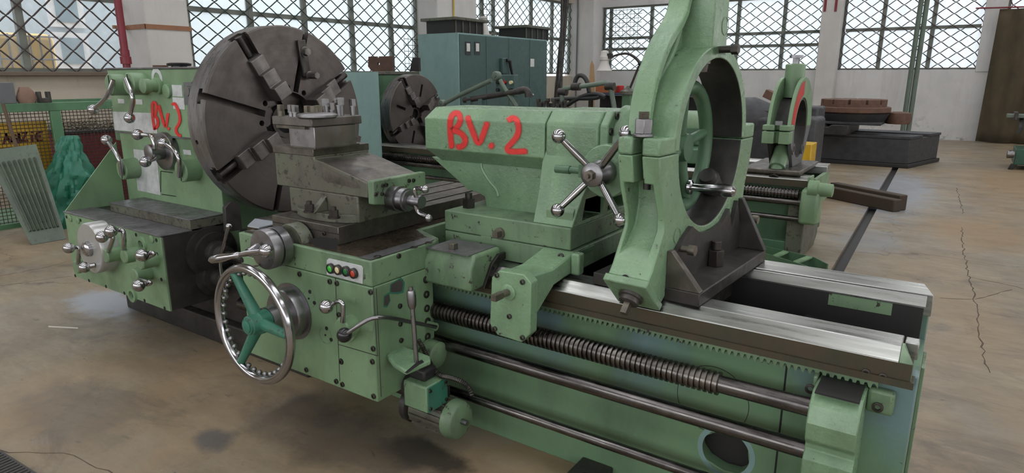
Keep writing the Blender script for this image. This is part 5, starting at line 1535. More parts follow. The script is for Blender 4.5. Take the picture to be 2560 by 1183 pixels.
part('inner_ring', annulus(ri - .02, ri + .0, sx_ - .19, sx_ - .01, 6.45, RZ2, 0, 360), OILY, S2)
part('red_stripe', annulus(ri + .03, ro - .03, sx_ + .0005, sx_ + .002, 6.45, RZ2, 95, 172, 24), RED, S2, label='red sprayed stripe')
b = B(); b.lathe((sx_ - .10, 6.45, RZ2 + ri), (0, 0, 1), [(0, .085), (at(1990, 160, x=sx_).z - RZ2 - ri, .085), (at(1990, 160, x=sx_).z - RZ2 - ri + .01, .07)], 24); part('quill_post', b, GREEN, S2)
zt2 = at(1990, 160, x=sx_).z
b = B(); b.cyl((sx_ - .10, 6.45, zt2), (sx_ - .10, 6.45, zt2 + .06), .035, n=4); b.cyl((sx_ - .10, 6.45, zt2 + .06), (sx_ - .10, 6.45, zt2 + .085), .06, n=6); part('quill_screw', b, SATIN, S2)
for (z0, z1) in ((RZ2 + .005, RZ2 + .05), (RZ2 - .11, RZ2 - .005)):
    b = B(); b.box(sx_ - .22, sx_ + .01, 6.45 - ro - .05, 6.45 - ro + .08, z0, z1); bb = boolean(b, [B().box(sx_ - .12, sx_ - .08, 5, 6.45 - ro + .03, .5, 2)]); part('hinge_block', bb, GREEN, S2, bevel=.006)
b = B(); b.cyl((sx_ - .10, 6.45 - ro - .01, RZ2 + .05), (sx_ - .10, 6.45 - ro - .01, RZ2 + .085), .035, n=6); part('clamp_nut', b, SATIN, S2)
u = V((0, -.72, -.69)); c = V((sx_ - .10, 6.45, RZ2)); b = B(); b.lathe(c + u * (ri + .0), u, [(0, .07), (ro - ri + .03, .07), (ro - ri + .035, .05), (ro - ri + .08, .045)], 22); part('quill_sleeve', b, GREEN, S2)
b = B(); e = c + u * (ro + .06); b.cyl(e, e + u * .09, .045, n=6); part('quill_end', b, BOLT, S2)
b = B(); b.box(sx_ - .38, sx_ + .12, 6.0, 6.86, .757, .80); part('base', b, CASTST, S2, bevel=.012)
for (dy, dz) in ((-.26, -.17), (.15, -.2)):
    b = B(); b.ringp((sx_ + .0005, 6.45 + dy, RZ2 + dz), (1, 0, 0), [(0, .025), (.008, .025), (.008, .05), (0, .05)], 20); part('bushing', b, SATIN, S2)

# ---- loose plates standing on the second headstock
def slab(name, quad, y, th, mat, label, cat, holes=(), group=None):
    q = [at(*k, y=y) for k in quad]; b = B(); b.hexa(q, (0, th, 0))
    if holes: b = boolean(b, [B().cyl(at(*h, y=y - .1), at(*h, y=y + .2), .03, n=12) for h in holes])
    o = part(name, b, mat, smooth=0); return tag(o, label, cat, group)
hz = 1.662
def on(px, y): return at(px, 186, y=y).x
xa, xb = on(931, 6.6), on(984, 6.6)
top = at(950, 141, y=6.6).z
b = B(); b.prism([(xa + .02, hz), (xb, hz), (xb - .02, top), (xa - .05, top), (xa - .07, top - .13), (xa - .01, top - .19)], 1, 6.59, 6.62)
b = boolean(b, [B().cyl((xa + .14, 6.5, hz + .1), (xa + .14, 6.7, hz + .1), .022, n=12), B().cyl((xa + .13, 6.5, hz + .2), (xa + .13, 6.7, hz + .2), .025, n=12)])
tag(part('steel_plate', b, RUSTP, smooth=0), 'rusty brown steel plate with two holes standing on the second headstock', 'plate')
xa, xb = on(1027, 6.9), on(1050, 6.9)
b = B(); b.prism([(xa, hz), (xb, hz), (xb, hz + .18), (xa + .06, hz + .18)], 1, 6.88, 6.92); tag(part('steel_plate', b, BLACKCAST, smooth=0), 'small dark tapered plate on the second headstock beside the cabinet', 'plate')

# ================================================================== electrical cabinet
KX, KB, KYa, KYb, KH = -8.6, -9.68, 10.65, 14.07, 2.45
CB = thing('electrical_cabinet', 'tall teal four-door electrical cabinet with vents on its roof', 'cabinet', (-9.1, 12.4, 0))
b = B(); b.box(KB, KX, KYa, KYb, .06, KH); part('body', b, BLUEP, CB, bevel=.01)
b = B(); b.box(KB + .05, KX - .05, KYa + .05, KYb - .05, 0, .06); part('plinth', b, BLACKCAST, CB)
ds = [KYa + .02] + [at(px, 170, x=KX).y for px in (1213.5, 1270, 1322)] + [KYb - .01]
doors = []
for i in range(4):
    b = B(); b.box(KX + .001, KX + .025, ds[i] + .008, ds[i + 1] - .008, .12, KH - .03); doors.append(part('door', b, TEALP, CB, bevel=.005))
for k, px in ((0, 1170), (0, 1193)):
    p = at(px, 121, x=KX + .03); b = B(); b.box(KX + .025, KX + .035, p.y - .09, p.y + .09, p.z - .13, p.z + .13); mt = part('meter', b, BLACK, doors[k]); b = B(); b.box(KX + .035, KX + .038, p.y - .05, p.y + .06, p.z - .06, p.z + .1); part('meter_face', b, WHITEP, doors[k])
p = at(1331, 157, x=KX + .03); b = B(); b.box(KX + .025, KX + .03, p.y - .08, p.y + .08, p.z - .09, p.z + .09); part('notice', b, WHITEP, doors[3], smooth=0)
p = at(1256, 165, x=KX + .03); b = B(); b.box(KX + .025, KX + .12, p.y - .1, p.y + .1, p.z - .17, p.z + .17); sw_ = part('switch', b, TEALP, doors[1], bevel=.02)
b = B(); b.tube([(KX + .14, p.y, p.z + .12), (KX + .16, p.y + .1, p.z + .1), (KX + .18, p.y + .18, p.z - .2)], [.04, .04, .03], 10); part('switch_handle', b, BLACK, doors[1])
for (pa, pb, zt) in (((1072, 80), (1182, 80), 64), ((1252, 90), (1345, 94), 75)):
    ya, yb_ = at(pa[0] + 25, 85, x=-9.1).y, at(pb[0], 85, x=-9.1).y
    b = B(); b.box(-9.5, -8.75, ya + .08, yb_ - .08, KH, KH + .25); vt = part('roof_vent', b, BLACKCAST, CB)
    b = B(); b.box(-9.6, -8.65, ya, yb_, KH + .25, KH + .31); part('vent_cap', b, GRIMEG, CB, bevel=.01)
    for i in range(5):
        y = ya + .1 + (yb_ - ya - .22) * i / 4; b = B(); b.box(-8.76, -8.735, y, y + .03, KH + .0, KH + .25); part('vent_post', b, GRIMEG, vt)
p = at(1209, 75, x=-9.0); b = B(); b.lathe((-9.0, p.y, KH), (0, 0, 1), [(0, .17), (.04, .17), (.05, .13), (.36, .06), (.38, .09), (.42, .09)], 20)
tag(part('insulator', b, COLM), 'pale cone-shaped fitting standing on the cabinet roof between its vents', 'fitting')

# ================================================================== rotary table on its dark bed
c0, c1, c2 = at(2270, 422, z=0), at(2348, 404, z=0), at(2020, 404, z=0)
c3 = c2 + (c1 - c0)
RT = thing('rotary_table', 'round rusty rotary table on a dark cast iron bed by the white wall', 'rotary table', ((c0.x + c2.x) / 2, 14.2, 0))
def ins(p, q, r, s, k):
    c = (p + q + r + s) / 4; return [c + (v - c) * k for v in (p, q, r, s)]
b = B(); b.hexa([c0, c1, c3, c2], (0, 0, .07)); part('foot_flange', b, BLACKCAST, RT, bevel=.01)
zt = at(2281, 342, y=c0.y + .08).z
DKG = steel('dark_grey_cast_iron', sr(62, 62, 64), sr(46, 46, 48), .5, metal=.15, darkamt=.3)
b = B(); b.hexa([v + V((0, 0, .07)) for v in ins(c0, c1, c3, c2, .95)], (0, 0, zt - .12)); part('bed', b, DKG, RT, bevel=.01)
for k in ((0, .38), (.62, 1)):
    A, Bq = [c0.lerp(c1, t) for t in k], [c2.lerp(c3, t) for t in k]
    b = B(); q = [A[0], A[1], Bq[1], Bq[0]]; cc_ = (c0 + c1 + c2 + c3) / 4
    b.hexa([cc_ + (v - cc_) * .965 + V((0, 0, zt - .05)) for v in q], (0, 0, .05)); part('way', b, DKG, RT, bevel=.006)
sA = at(2118, 338, y=c0.y - .1); zs = zt + .004
b = B(); x0, x1 = at(2010, 330, y=13.2).x, at(2120, 330, y=13.2).x
b.prism([(x0, zs), (x1, zs), (x1, zs + .17), (x1 - .28, zs + .17), (x1 - .32, zs + .13), (x1 - .38, zs + .13), (x1 - .42, zs + .17), (x0, zs + .17)], 1, 13.1, 14.7); part('saddle', b, OILY, RT, bevel=.006)
tcx = at(2132, 272, y=13.95)
b = B(); b.box(tcx.x - .85, tcx.x + .55, 13.4, 14.6, zs + .17, zs + .22); part('slide', b, DKG, RT, bevel=.01)
b = B(); b.lathe((tcx.x, 13.95, zs + .22), (0, 0, 1), [(0, .55), (.14, .62), (.15, .60)], 40); part('worm_housing', b, DKG, RT)
rr = at(2228, 275, y=13.95).x - tcx.x
b = B(); b.lathe((tcx.x, 13.95, zs + .37), (0, 0, 1), [(0, rr * .95), (.02, rr), (.10, rr), (.11, rr * .97)], 56); part('table_skirt', b, RUST, RT)
TTOP = at(2132, 262, y=13.95 - rr * .9).z
tb = B().lathe((tcx.x, 13.95, zs + .48), (0, 0, 1), [(0, rr * .88), (.13, rr * .88), (.135, rr * .87)], 56)
cuts = [B().loft([[V((tcx.x, 13.95, zs + .53)) + MX.Rotation(math.radians(a), 3, 'Z') @ V(q) for q in ((.3, -w, 0), (1.5, -w, 0), (1.5, w, 0), (.3, w, 0))], [V((tcx.x, 13.95, zs + .65)) + MX.Rotation(math.radians(a), 3, 'Z') @ V(q) for q in ((.3, -w, 0), (1.5, -w, 0), (1.5, w, 0), (.3, w, 0))]]) for a in range(0, 360, 30) for w in (.022,)]
part('table_top', boolean(tb, cuts), RUST, RT, smooth=30)
b = B(); b.cyl((tcx.x - 1.3, 13.5, zs + .30), (tcx.x - .5, 13.7, zs + .30), .03); part('drive_shaft', b, BOLT, RT)
b = B(); b.lathe((tcx.x + .75, 14.2, zs + .17), (0, 0, 1), [(0, .2), (.1, .22), (.2, .2), (.22, .1)], 24); part('motor_cap', b, RUST, RT)

# ---- dark grey machine casting, wooden block, yellow box
q0, q1 = at(1862, 300, y=9.6), at(2040, 300, y=9.6)
DM = thing('machine', 'dark grey rounded machine casting behind the small steady rest', 'machine', ((q0.x + q1.x) / 2, 10, 0))
zt_ = at(1900, 264, y=10.4).z; zb = at(1900, 292, y=9.6).z
b = B(); b.box(q0.x - .5, q1.x, 9.6, 10.4, .25, zb); part('body', b, DKG, DM, bevel=.06, seg=4)
b = B(); b.box(q0.x - .6, q1.x + .1, 9.3, 10.5, 0, .26); part('base', b, DKG, DM, bevel=.04)
b = B(); b.box(q0.x + .1, q1.x - .1, 10.3, 10.9, 0, zt_); part('rear_housing', b, DKG, DM, bevel=.03)
p = at(1880, 292, y=9.8); b = B(); b.lathe((p.x - .5, 9.9, zb - .1), (1, 0, 0), [(0, .1), (.02, .34), (.5, .36), (.7, .28), (.95, .12)], 32); part('dome', b, DKG, DM)
p = at(1910, 278, y=9.8); b = B(); b.cyl((p.x, 9.8, zb - .02), (p.x, 9.8, zb + .05), .07, n=10); b.cyl((p.x, 9.8, zb + .05), (p.x, 9.8, zb + .08), .13, n=10); part('cap', b, BOLT, DM)
p = at(1935, 262, y=10.6); b = B(); b.cbox((p.x, 10.6, zt_ + .122), (.3, .2, .12), (1, 0, -.45)); tag(part('wood_block', b, RUST, bevel=.005), 'small tilted brown block lying on the dark machine', 'block')
a0, a1 = at(2008, 405, y=9.0), at(2034, 405, y=9.0)
b = B(); b.box(a0.x - .12, a1.x, 8.75, 9.1, .0, at(2020, 356, y=9.0).z); yb2 = part('yellow_box', b, YELLOW, bevel=.01); tag(yb2, 'yellow painted box with black wear beside the small steady rest', 'box')

# ---- timber beams, green ladder frame on the floor
for k, (u0, u1, off, lb) in enumerate((((2063, 494), (2232, 531), 0, 'dark oily timber beam lying across the floor channel, nearer of two'), ((2068, 478), (2244, 520), 1, 'dark oily timber beam lying across the floor channel, farther of two'))):
    A, Bq = at(*u0, z=0), at(*u1, z=0)
    if k: A, Bq = A0 + V((.02, .14, 0)), B0 + V((.05, .13, 0))
    A0, B0 = A, Bq
    d = (Bq - A).normalized(); w = V((-d.y, d.x, 0)) * .125
    h = .15 if not k else .19
    b = B(); b.hexa([A, Bq, Bq + w, A + w], (0, 0, h)); tag(part('timber_beam', b, WOODD, bevel=.012), lb, 'beam', 'timber beams on the floor')
LF = thing('ladder_frame', 'low green steel ladder frame lying on the floor behind the big lathe', 'frame', tuple(at(1980, 660, z=0)))
zf = .13
far = [at(*k, z=zf) for k in ((1860, 604), (2036, 644))]; near = [at(*k, z=zf) for k in ((1860, 618), (2012, 664))]
far.append(far[-1] + V((.12, -.15, -.06))); near.append(near[-1] + V((.03, -.03, 0)))
for pts in (far, near):
    for p, q in zip(pts, pts[1:]):
        d = (q - p).normalized(); w = V((-d.y, d.x, 0)) * .012
        b = B(); b.hexa([V((v.x, v.y, 0)) for v in (p, q, q + w, p + w)], (0, 0, zf)); part('side_rail', b, GREEN2, LF)
for t in (.12, .48, .8):
    p, q = far[0].lerp(far[1], t + .1), near[0].lerp(near[1], t)
    d = (q - p).normalized(); w = V((-d.y, d.x, 0)) * .05
    b = B(); b.hexa([p, q, q + w, p + w], (0, 0, -.012)); part('cross_bar', b, GREEN, LF)

# ---- curtain, poles, pipes
CU = thing('curtain', 'heavy brown oil-stained curtain hanging at the right wall', 'curtain', (1.6, YR - .35, 0))
b = B(); rows = []
def cloth():
    m, t, p = nt('brown_stained_canvas'); v = coords(t, world=True)
    col = mix(t, ramp(t, noise(t, coords(t, (1.5, 1.5, .6), True), 1.4, 7, .65), .35, .68), sr(60, 54, 40), sr(86, 74, 56))
    t.links.new(col, p.inputs['Base Color']); p.inputs['Roughness'].default_value = .95; return m
xt, xb_ = at(2500, 22, y=YR - .35).x, at(2438, 352, y=YR - .35).x
ztop = at(2500, 22, y=YR - .35).z
for k in range(13):
    t = k / 12; z = .03 + (ztop - .03) * t; row = []
    for i in range(61):
        s_ = i / 60; x = (xb_ + (xt - xb_) * t ** .8) * (1 - s_) + 3.0 * s_
        row.append(V((x, YR - .32 + .08 * math.sin(s_ * 23 + 1.2 * math.sin(t * 3 + 5 * s_)) * (.5 + .5 * t) + .03 * math.sin(s_ * 51 + 2 * t), z - .06 * s_)))
    rows.append(row)
bv = [[b.bm.verts.new(p) for p in r] for r in rows]
for r0, r1 in zip(bv, bv[1:]):
    for i in range(60): b.bm.faces.new((r0[i], r0[i + 1], r1[i + 1], r1[i]))
cl_ = part('cloth', b, cloth(), CU, smooth=80); md = cl_.modifiers.new('th', 'SOLIDIFY'); md.thickness = .012
b = B(); b.tube([(at(2440, 17, y=YR - .32).x, YR - .32, ztop + .04), (3.2, YR - .32, ztop - .03)], .018, 8); part('rod', b, REDPIPE, CU)
for i, px in enumerate((2256, 2270)):
    p = at(px, 330, y=18.6)
    b = B(); b.cyl((p.x, 18.6 + .02 * i, 0), (p.x, 18.6 + .02 * i, 4.8), .054, n=16)
    tag(part('steel_pole', b, PIPEG), ('darker' if i == 0 else 'greener') + ' of the two round steel poles standing before the white wall', 'pole', 'pair of poles')
px_ = at(305, 80, x=-10.3)
RP = thing('fire_pipe', 'red riser pipe beside the left column', 'pipe', (-10.3, px_.y, 0))
b = B(); b.cyl((-10.3, px_.y, 0), (-10.3, px_.y, 4.8), .052, n=18); part('pipe', b, REDPIPE, RP)
b = B(); b.lathe((-10.3, px_.y, at(316, 160, x=-10.3).z), (0, 0, 1), [(0, .075), (.1, .075), (.11, .062), (.2, .062)], 20); part('coupling', b, REDPIPE, RP)
for i, (pb, pt) in enumerate((((1386, 285), (1412, 0)), ((1394, 285), (1418, 0)), ((1402, 285), (1405, 30)))):
    p, q = at(*pb, y=17.0 - .2 * i), at(*pt, y=17.4 - .2 * i)
    d = (q - p) / (q.z - p.z); p = p - d * p.z
    b = B(); b.tube([p, p + d * 3.9], .06 - .008 * i, 12); tag(part('steel_pipe', b, PIPED), ('thickest', 'middle', 'thinnest')[i] + ' of the three dark pipes leaning in the wall corner', 'pipe', 'pipes leaning in the corner')

# ---- workbench under the right windows, lamp
WBx0, WBx1 = at(1466, 240, y=17.6).x, at(1760, 240, y=17.6).x
WBz = at(1560, 233, y=17.6).z
WBn = thing('workbench', 'dark workbench with a blue-grey top below the far windows', 'workbench', ((WBx0 + WBx1) / 2, 18.2, 0))
b = B(); b.box(WBx0, WBx1, 17.6, 18.8, WBz - .07, WBz); part('top', b, plain('blue_grey_bench_top', sr(62, 70, 92), .5), WBn, bevel=.01)
for i in range(4):
    x = WBx0 + .05 + (WBx1 - WBx0 - .2) * i / 3
    for y in (17.65, 18.65):
        b = B(); b.box(x, x + .1, y, y + .1, 0, WBz - .07); part('leg', b, RUST if i % 2 else PIPED, WBn)
b = B(); b.box(WBx0 + .1, WBx1 - .1, 18.3, 18.36, .15, WBz - .1); part('back_panel', b, DKG, WBn)
b = B(); b.box(WBx0 + .1, WBx1 - .1, 17.8, 18.6, .3, .36); part('shelf', b, WOODD, WBn)
p, q = at(1494, 236, y=17.9), at(1542, 236, y=17.9)
b = B(); b.box(p.x, q.x, 17.75, 18.1, WBz, WBz + .2); tag(part('box', b, plain('orange_brown_box', sr(176, 104, 66), .7), bevel=.01), 'orange-brown box on the far workbench', 'box')
p = at(1549, 236, y=17.8); b = B(); b.lathe((p.x, 17.85, WBz), (0, 0, 1), [(0, .09), (.02, .1), (.2, .1), (.21, .085)], 18); tag(part('can', b, RED), 'small red can on the far workbench', 'can')
LPY = 12.0
LP = thing('work_lamp', 'grey bell-shaped machine work lamp on a gooseneck and green post', 'lamp', tuple(V((at(1570, 240, y=LPY).x, LPY, 0))))
LJ = lambda *k: at(*k, y=LPY)
p = LJ(1570, 240); zp = LJ(1570, 236).z
b = B(); b.box(p.x - .09, p.x + .09, LPY - .09, LPY + .09, 0, zp); part('post', b, GREEN2, LP, bevel=.01)
b = B(); b.lathe((p.x, LPY, zp), (0, 0, 1), [(0, .16), (.06, .16), (.12, .05), (.16, .03)], 20); part('swivel_base', b, GRIMEG, LP)
b = B(); b.tube([LJ(1573, 226), LJ(1597, 165)], .022, 10); part('lower_arm', b, PIPED, LP)
b = B(); b.sphere(LJ(1601, 159), .05, 14, 8); part('joint', b, BLACK, LP)
b = B(); b.tube([LJ(1600, 158), LJ(1590, 145), LJ(1570, 133), (LJ(1550, 135)), LJ(1532, 141)], [.03, .02, .018], 10, 2); part('gooseneck', b, PIPED, LP)
t0 = LJ(1512, 126); b = B(); zz = lambda y: t0.z - LJ(1510, y).z
b.lathe((t0.x, LPY, t0.z), (0, 0, -1), [(0, .03), (.02, .075), (zz(140), .085), (zz(142), .10), (zz(150), .10), (zz(152), .085), (zz(160), .09), (zz(172), .13), (zz(177), .155), (zz(178), .145), (zz(165), .08)], 28); part('bell_shade', b, COLM, LP)
b = B(); q = LJ(1528, 140); b.box(q.x - .12, q.x + .02, LPY - .04, LPY + .04, q.z - .05, q.z + .05); part('bracket', b, PIPED, LP)

# ---- machine at the right edge, white scraps
FM = thing('machine', 'dark green small machine cut off by the right edge of the picture', 'machine', tuple(at(2560, 424, z=0)))
gy = at(2526, 424, z=0).y
G = lambda px, py: at(px, py, y=gy)
DG = paint('dark_green_paint', sr(42, 84, 66), sr(34, 70, 56), chips=.7)
b = B(); b.box(G(2536, 400).x, G(2536, 400).x + 1.2, gy, gy + .8, G(2536, 412).z, G(2536, 373).z); part('base', b, DG, FM, bevel=.01)
b = B(); b.prism([(G(2518, 428).x, 0), (G(2530, 428).x, 0), (G(2545, 412).x, G(2545, 411).z), (G(2528, 412).x, G(2528, 410).z)], 1, gy, gy + .12); part('foot', b, BLACKCAST, FM, bevel=.01)
b = B(); x = G(2536, 400).x + 1.0; b.box(x, x + .15, gy, gy + .12, 0, .2); part('foot', b, BLACKCAST, FM)
b = B(); b.lathe(G(2536, 386), (-1, 0, 0), [(0, .05), (.04, .07), (.1, .07), (.11, .05)], 16); part('knob', b, SATIN, FM)
b = B(); x = G(2565, 300).x; b.cyl((x + .3, gy + .4, G(2536, 373).z), (x + .3, gy + .4, 1.9), .13); part('column', b, DG, FM)
b = B(); b.box(G(2520, 290).x, x + .5, gy + .25, gy + .5, G(2530, 297).z, G(2530, 287).z); part('arm', b, PIPEG, FM, bevel=.01)
b = B(); b.box(G(2538, 290).x, G(2548, 290).x, gy + .2, gy + .55, G(2530, 303).z, G(2530, 281).z); part('clamp', b, PIPED, FM, bevel=.01)
b = B(); b.tube([V((G(2558, 300).x, gy + .4, G(2558, 298).z)), G(2552, 322), G(2545, 333)], .03, 8); part('spindle_lever', b, BLACKCAST, FM)
for i, (px, w) in enumerate(((2508, .06), (2533, .14), (2556, .09))):
    p = at(px, 357, z=0); b = B(); b.lathe((p.x, p.y, 0), (0, 0, 1), [(0, w), (.03, w * 1.05), (.06, w * .5)], 10)
    for v in b.bm.verts: v.co.y = p.y + (v.co.y - p.y) * .5; v.co.x += rnd.uniform(-.02, .02); v.co.z *= rnd.uniform(.6, 1.1)
    tag(part('scrap', b, WHITEP), ('small round', 'long flat', 'rightmost')[i] + ' white scrap on the floor before the curtain', 'scrap', 'white scraps on the floor')

# ================================================================== left corner: mesh cage with scrap
CGX = -8.3
cz0 = at(150, 256, x=CGX).z
CG = thing('cage', 'green steel frame cage with wire mesh sides holding scrap beside the big lathe', 'cage', (CGX - .5, 3.0, 0))
yL, yM, yR2 = at(-120, 280, x=CGX).y, at(150, 350, x=CGX).y, 4.15
GRN = paint('cage_green_paint', sr(84, 128, 92), sr(70, 108, 78), chips=.66, grime=.6)
b = B(); b.box(CGX - .09, CGX, yL, yR2, cz0 - .09, cz0); part('top_rail', b, GRN, CG, bevel=.004)
b = B(); b.box(CGX - .05, CGX - .005, yM - .05, yM + .055, 0, cz0 - .09); part('post', b, GRN, CG, bevel=.004)
for y in (yL, yR2 - .06): b = B(); b.box(CGX - .05, CGX - .005, y, y + .06, 0, cz0 - .09); part('post', b, GRN, CG, bevel=.004)
b = B(); b.box(CGX - 1.1, CGX, yL, yR2, 0, .05); part('floor_sheet', b, GRN, CG)
b = B(); b.box(CGX - 1.1, CGX - 1.05, yL, yR2, cz0 - .08, cz0); part('rear_rail', b, GRN, CG)
for y in (yL, yR2 - .06): b = B(); b.box(CGX - 1.05, CGX - .09, y, y + .06, cz0 - .07, cz0 - .01); part('side_rail', b, GRN, CG)
b = B()
y = yL
while y < yR2: b.tube([(CGX - .055, y, .05), (CGX - .055, y, cz0 - .09)], .0035, 4); y += .038
z = .06
while z < cz0 - .09: b.tube([(CGX - .058, yL, z), (CGX - .058, yR2, z)], .0035, 4); z += .038
tag(part('wire_mesh', b, PIPED, CG, smooth=0), kind='stuff')
# yellow sign, red bin, sack, ribbed sheet, stick
sq = [at(*k, x=CGX - .12) for k in ((-70, 312), (115, 302), (135, 425), (-60, 440))]
b = B(); b.hexa(sq, (-.01, 0, 0)); sg = part('sign_board', b, YELLOW, smooth=0); tag(sg, 'yellow board hand painted AGAZIE in dark red inside the cage', 'sign')
LET = plain('dark_red_brush_paint', sr(92, 34, 28), .6)
zs_ = lambda x, y: (x * .338, y * .338)
let = [[(28, 1062), (45, 990), (72, 1055)], [(33, 1035), (68, 1030)], [(118, 998), (88, 1005), (86, 1048), (115, 1050), (120, 1025), (104, 1026)],
       [(130, 1055), (140, 990), (150, 1052)], [(133, 1030), (150, 1028)], [(160, 985), (195, 980), (165, 1045), (205, 1042)], [(236, 1000), (240, 1045)], [(236, 976), (238, 982)],
       [(312, 975), (275, 985), (262, 1015), (280, 1042), (315, 1038)], [(262, 1012), (300, 1008)]]
b = B()
for st in let:
    P = [at(*zs_(*p), x=CGX - .1195) for p in st]
    for p, q in zip(P, P[1:]):
        d = (q - p).normalized(); w = V((1, 0, 0)).cross(d) * .011
        b.hexa([p - w - d * .006, q - w + d * .006, q + w + d * .006, p + w - d * .006], (.002, 0, 0))
tag(part('lettering', b, LET, sg, smooth=0, label='dark red hand painted letters'), kind='stuff')
rb0, rb1 = at(165, 330, x=CGX - .2), at(262, 415, x=CGX - .2)
RBn = thing('scrap_bin', 'red metal bin full of metal shavings inside the cage', 'bin', (CGX - .55, (rb0.y + rb1.y) / 2, .05))
b = B(); b.box(CGX - .9, CGX - .2, rb0.y, rb1.y + .3, .05, at(200, 334, x=CGX - .2).z); part('body', b, plain('dark_red_paint', sr(110, 34, 34), .6), RBn, bevel=.01)
zr = at(200, 334, x=CGX - .2).z
b = B(); b.box(CGX - .92, CGX - .18, rb0.y - .02, rb1.y + .32, zr, zr + .03); part('rim', b, PIPED, RBn)
b = B()
for i in range(260):
    p = V((CGX - .24 - rnd.random() * .6, rb0.y + .05 + rnd.random() * (rb1.y - rb0.y + .2), zr + .02 + rnd.random() * .10))
    d = V((rnd.uniform(-1, 1), rnd.uniform(-1, 1), rnd.uniform(-.4, .4))) * .08
    b.tube([p, p + d * .5 + V((0, 0, .02)), p + d], .006, 4)
tag(part('shavings', b, steel('pale_shavings', sr(168, 158, 138), sr(110, 96, 78), .5, metal=.4), RBn), kind='stuff')
# crumpled green sack tied at the neck
sc = at(175, 500, x=-7.95); scy = sc.y
b = B(); prof0 = [(0.0, .22), (.04, .26), (.12, .27), (.2, .27), (.28, .275), (.36, .27), (.44, .255), (.5, .235), (.56, .21), (.62, .185), (.67, .16), (.72, .135), (.78, .13), (.84, .11), (.88, .07)]
from mathutils import noise as mnoise
prof = []
for (t0_, r0_), (t1_, r1_) in zip(prof0, prof0[1:]): prof += [(t0_ + (t1_ - t0_) * k / 3, r0_ + (r1_ - r0_) * k / 3) for k in range(3)]
rows = []
ph = [rnd.uniform(0, 6.28) for _ in range(12)]
for t, r in prof:
    row = []
    for k in range(64):
        a = 2 * PI * k / 64
        rr_ = r * (1 + .16 * math.sin(2 * a + ph[0] + 4 * t) + .10 * math.sin(5 * a + ph[1] - 13 * t) + .07 * math.sin(9 * a + ph[2] + 21 * t) + .45 * (abs(mnoise.noise(V((2.2 * math.cos(a), 2.2 * math.sin(a), 5 * t)))) - .2) + .25 * (abs(mnoise.noise(V((5 * math.cos(a), 5 * math.sin(a), 11 * t + 3)))) - .2))
        lean = .20 * t - .05
        row.append(V((-7.95 + rr_ * math.cos(a) * .7, scy - .02 + lean + rr_ * math.sin(a) * .85, t * 1.12)))
    rows.append(row)
b.loft(rows)
SACK = plain('green_woven_plastic', sr(38, 112, 90), .4)
tag(part('sack', b, SACK, smooth=28), 'crumpled green plastic sack tied at the neck, leaning on the cage', 'sack')
# ribbed sheet leaning on the cage
q = [at(77, 613, z=0.0), at(166, 598, z=0.0)]
tl_, tr_ = at(-40, 379, x=-7.93), at(90, 361, x=-7.93)
RS = thing('ribbed_sheet', 'grey-green ribbed sheet metal cover leaning on the cage', 'sheet', tuple((q[0] + q[1]) / 2))
n_ = (q[1] - q[0]).cross(tl_ - q[0]).normalized()
if n_.x < 0: n_ = -n_
SHM = paint('worn_sheet_green', sr(88, 100, 84), sr(70, 80, 70), chips=.6, grime=.7)
b = B(); b.hexa([q[0], q[1], tr_, tl_], n_ * .006); part('sheet', b, SHM, RS, smooth=0)
b = B(); 
for i in range(8):
    s_ = .14 + .105 * i
    p0 = q[0].lerp(q[1], s_).lerp(tl_.lerp(tr_, s_), .13); p1 = q[0].lerp(q[1], s_).lerp(tl_.lerp(tr_, s_), .86)
    w = (q[1] - q[0]).normalized() * .014
    b = B(); b.loft([[p0 - w + n_ * .005, p0 + w + n_ * .005, p0 + n_ * .034], [p1 - w + n_ * .005, p1 + w + n_ * .005, p1 + n_ * .034]]); part('rib', b, SHM, RS)
p0, p1 = at(48, 390, x=-8.0), at(8, 262, x=-8.15)
d = (p1 - p0); d0 = p0 - d * (p0.z / d.z)
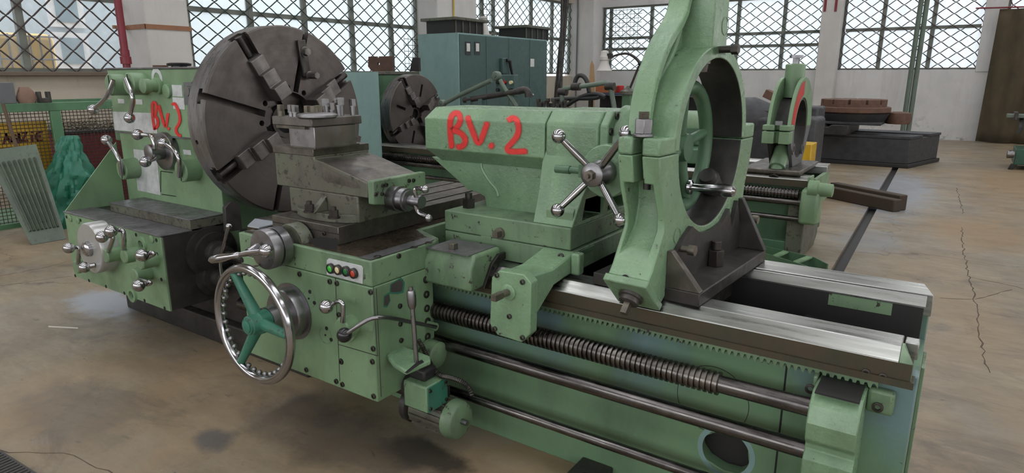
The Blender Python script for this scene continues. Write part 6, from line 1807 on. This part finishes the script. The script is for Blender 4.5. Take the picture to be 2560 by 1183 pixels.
b = B(); b.tube([p0 - d * .6, p1 + d * .02], .018, 8); tag(part('stick', b, plain('brown_stick', sr(92, 74, 58), .8)), 'brown wooden stick leaning on the cage in front of the yellow board', 'stick')
# odds and ends on top of the cage
for (px, py, w, h, mt, lb, ct, nm) in ((-3, 262, .14, .22, LGREY, 'grey box standing on top of the cage', 'box', 'box'), (44, 262, .3, .16, plain('brown_cloth', sr(140, 112, 98), .9), 'brown rag bundle on top of the cage', 'rag', 'rag'), (88, 262, .12, .12, PIPED, 'dark metal bracket on top of the cage beside the rag', 'bracket', 'bracket')):
    p = at(px, py, x=CGX - .3)
    if nm == 'rag':
        b = B(); b.lathe((CGX - .06, p.y, cz0), (0, 0, 1), [(0, .08), (.05, .095), (.12, .075), (.17, .04)], 14)
        for v in b.bm.verts: v.co.y += rnd.uniform(-.015, .015); v.co.x = CGX - .045 + (v.co.x - CGX + .06) * .4
    else:
        b = B(); b.box(CGX - .088, CGX - .004, p.y - w / 2, p.y + w / 2, cz0, cz0 + h)
        if nm == 'bracket': b = boolean(b, [B().box(CGX - 1, CGX + 1, p.y - .03, p.y + .03, cz0 + .05, cz0 + 1)])
    tag(part(nm, b, mt, bevel=0 if nm == 'rag' else .006), lb, ct)

# ---- ribbed mat in the near left corner
e0, e1 = at(0, 1128, z=0), at(98, 1190, z=0)
d = (e1 - e0).normalized(); w = V((d.y, -d.x, 0))
if w.dot(_fh) > 0: w = -w
MT = thing('rubber_mat', 'dark grey ribbed mat at the bottom left corner of the floor', 'mat', tuple((e0 + e1) / 2))
a, c = e0 - d * .5, e1 + d * .25
MATM = plain('dark_ribbed_rubber', sr(70, 68, 66), .7)
b = B(); b.hexa([a, c, c + w * .6, a + w * .6], (0, 0, .008)); part('backing', b, MATM, MT)
n = 46; L = (c - a).length
for i in range(n):
    p = a + d * (L * (i + .5) / n) + w * .01
    b = B(); b.hexa([p - d * .004, p + d * .004, p + d * .004 + w * .58, p - d * .004 + w * .58], (0, 0, .013)); part('rib', b, MATM, MT)
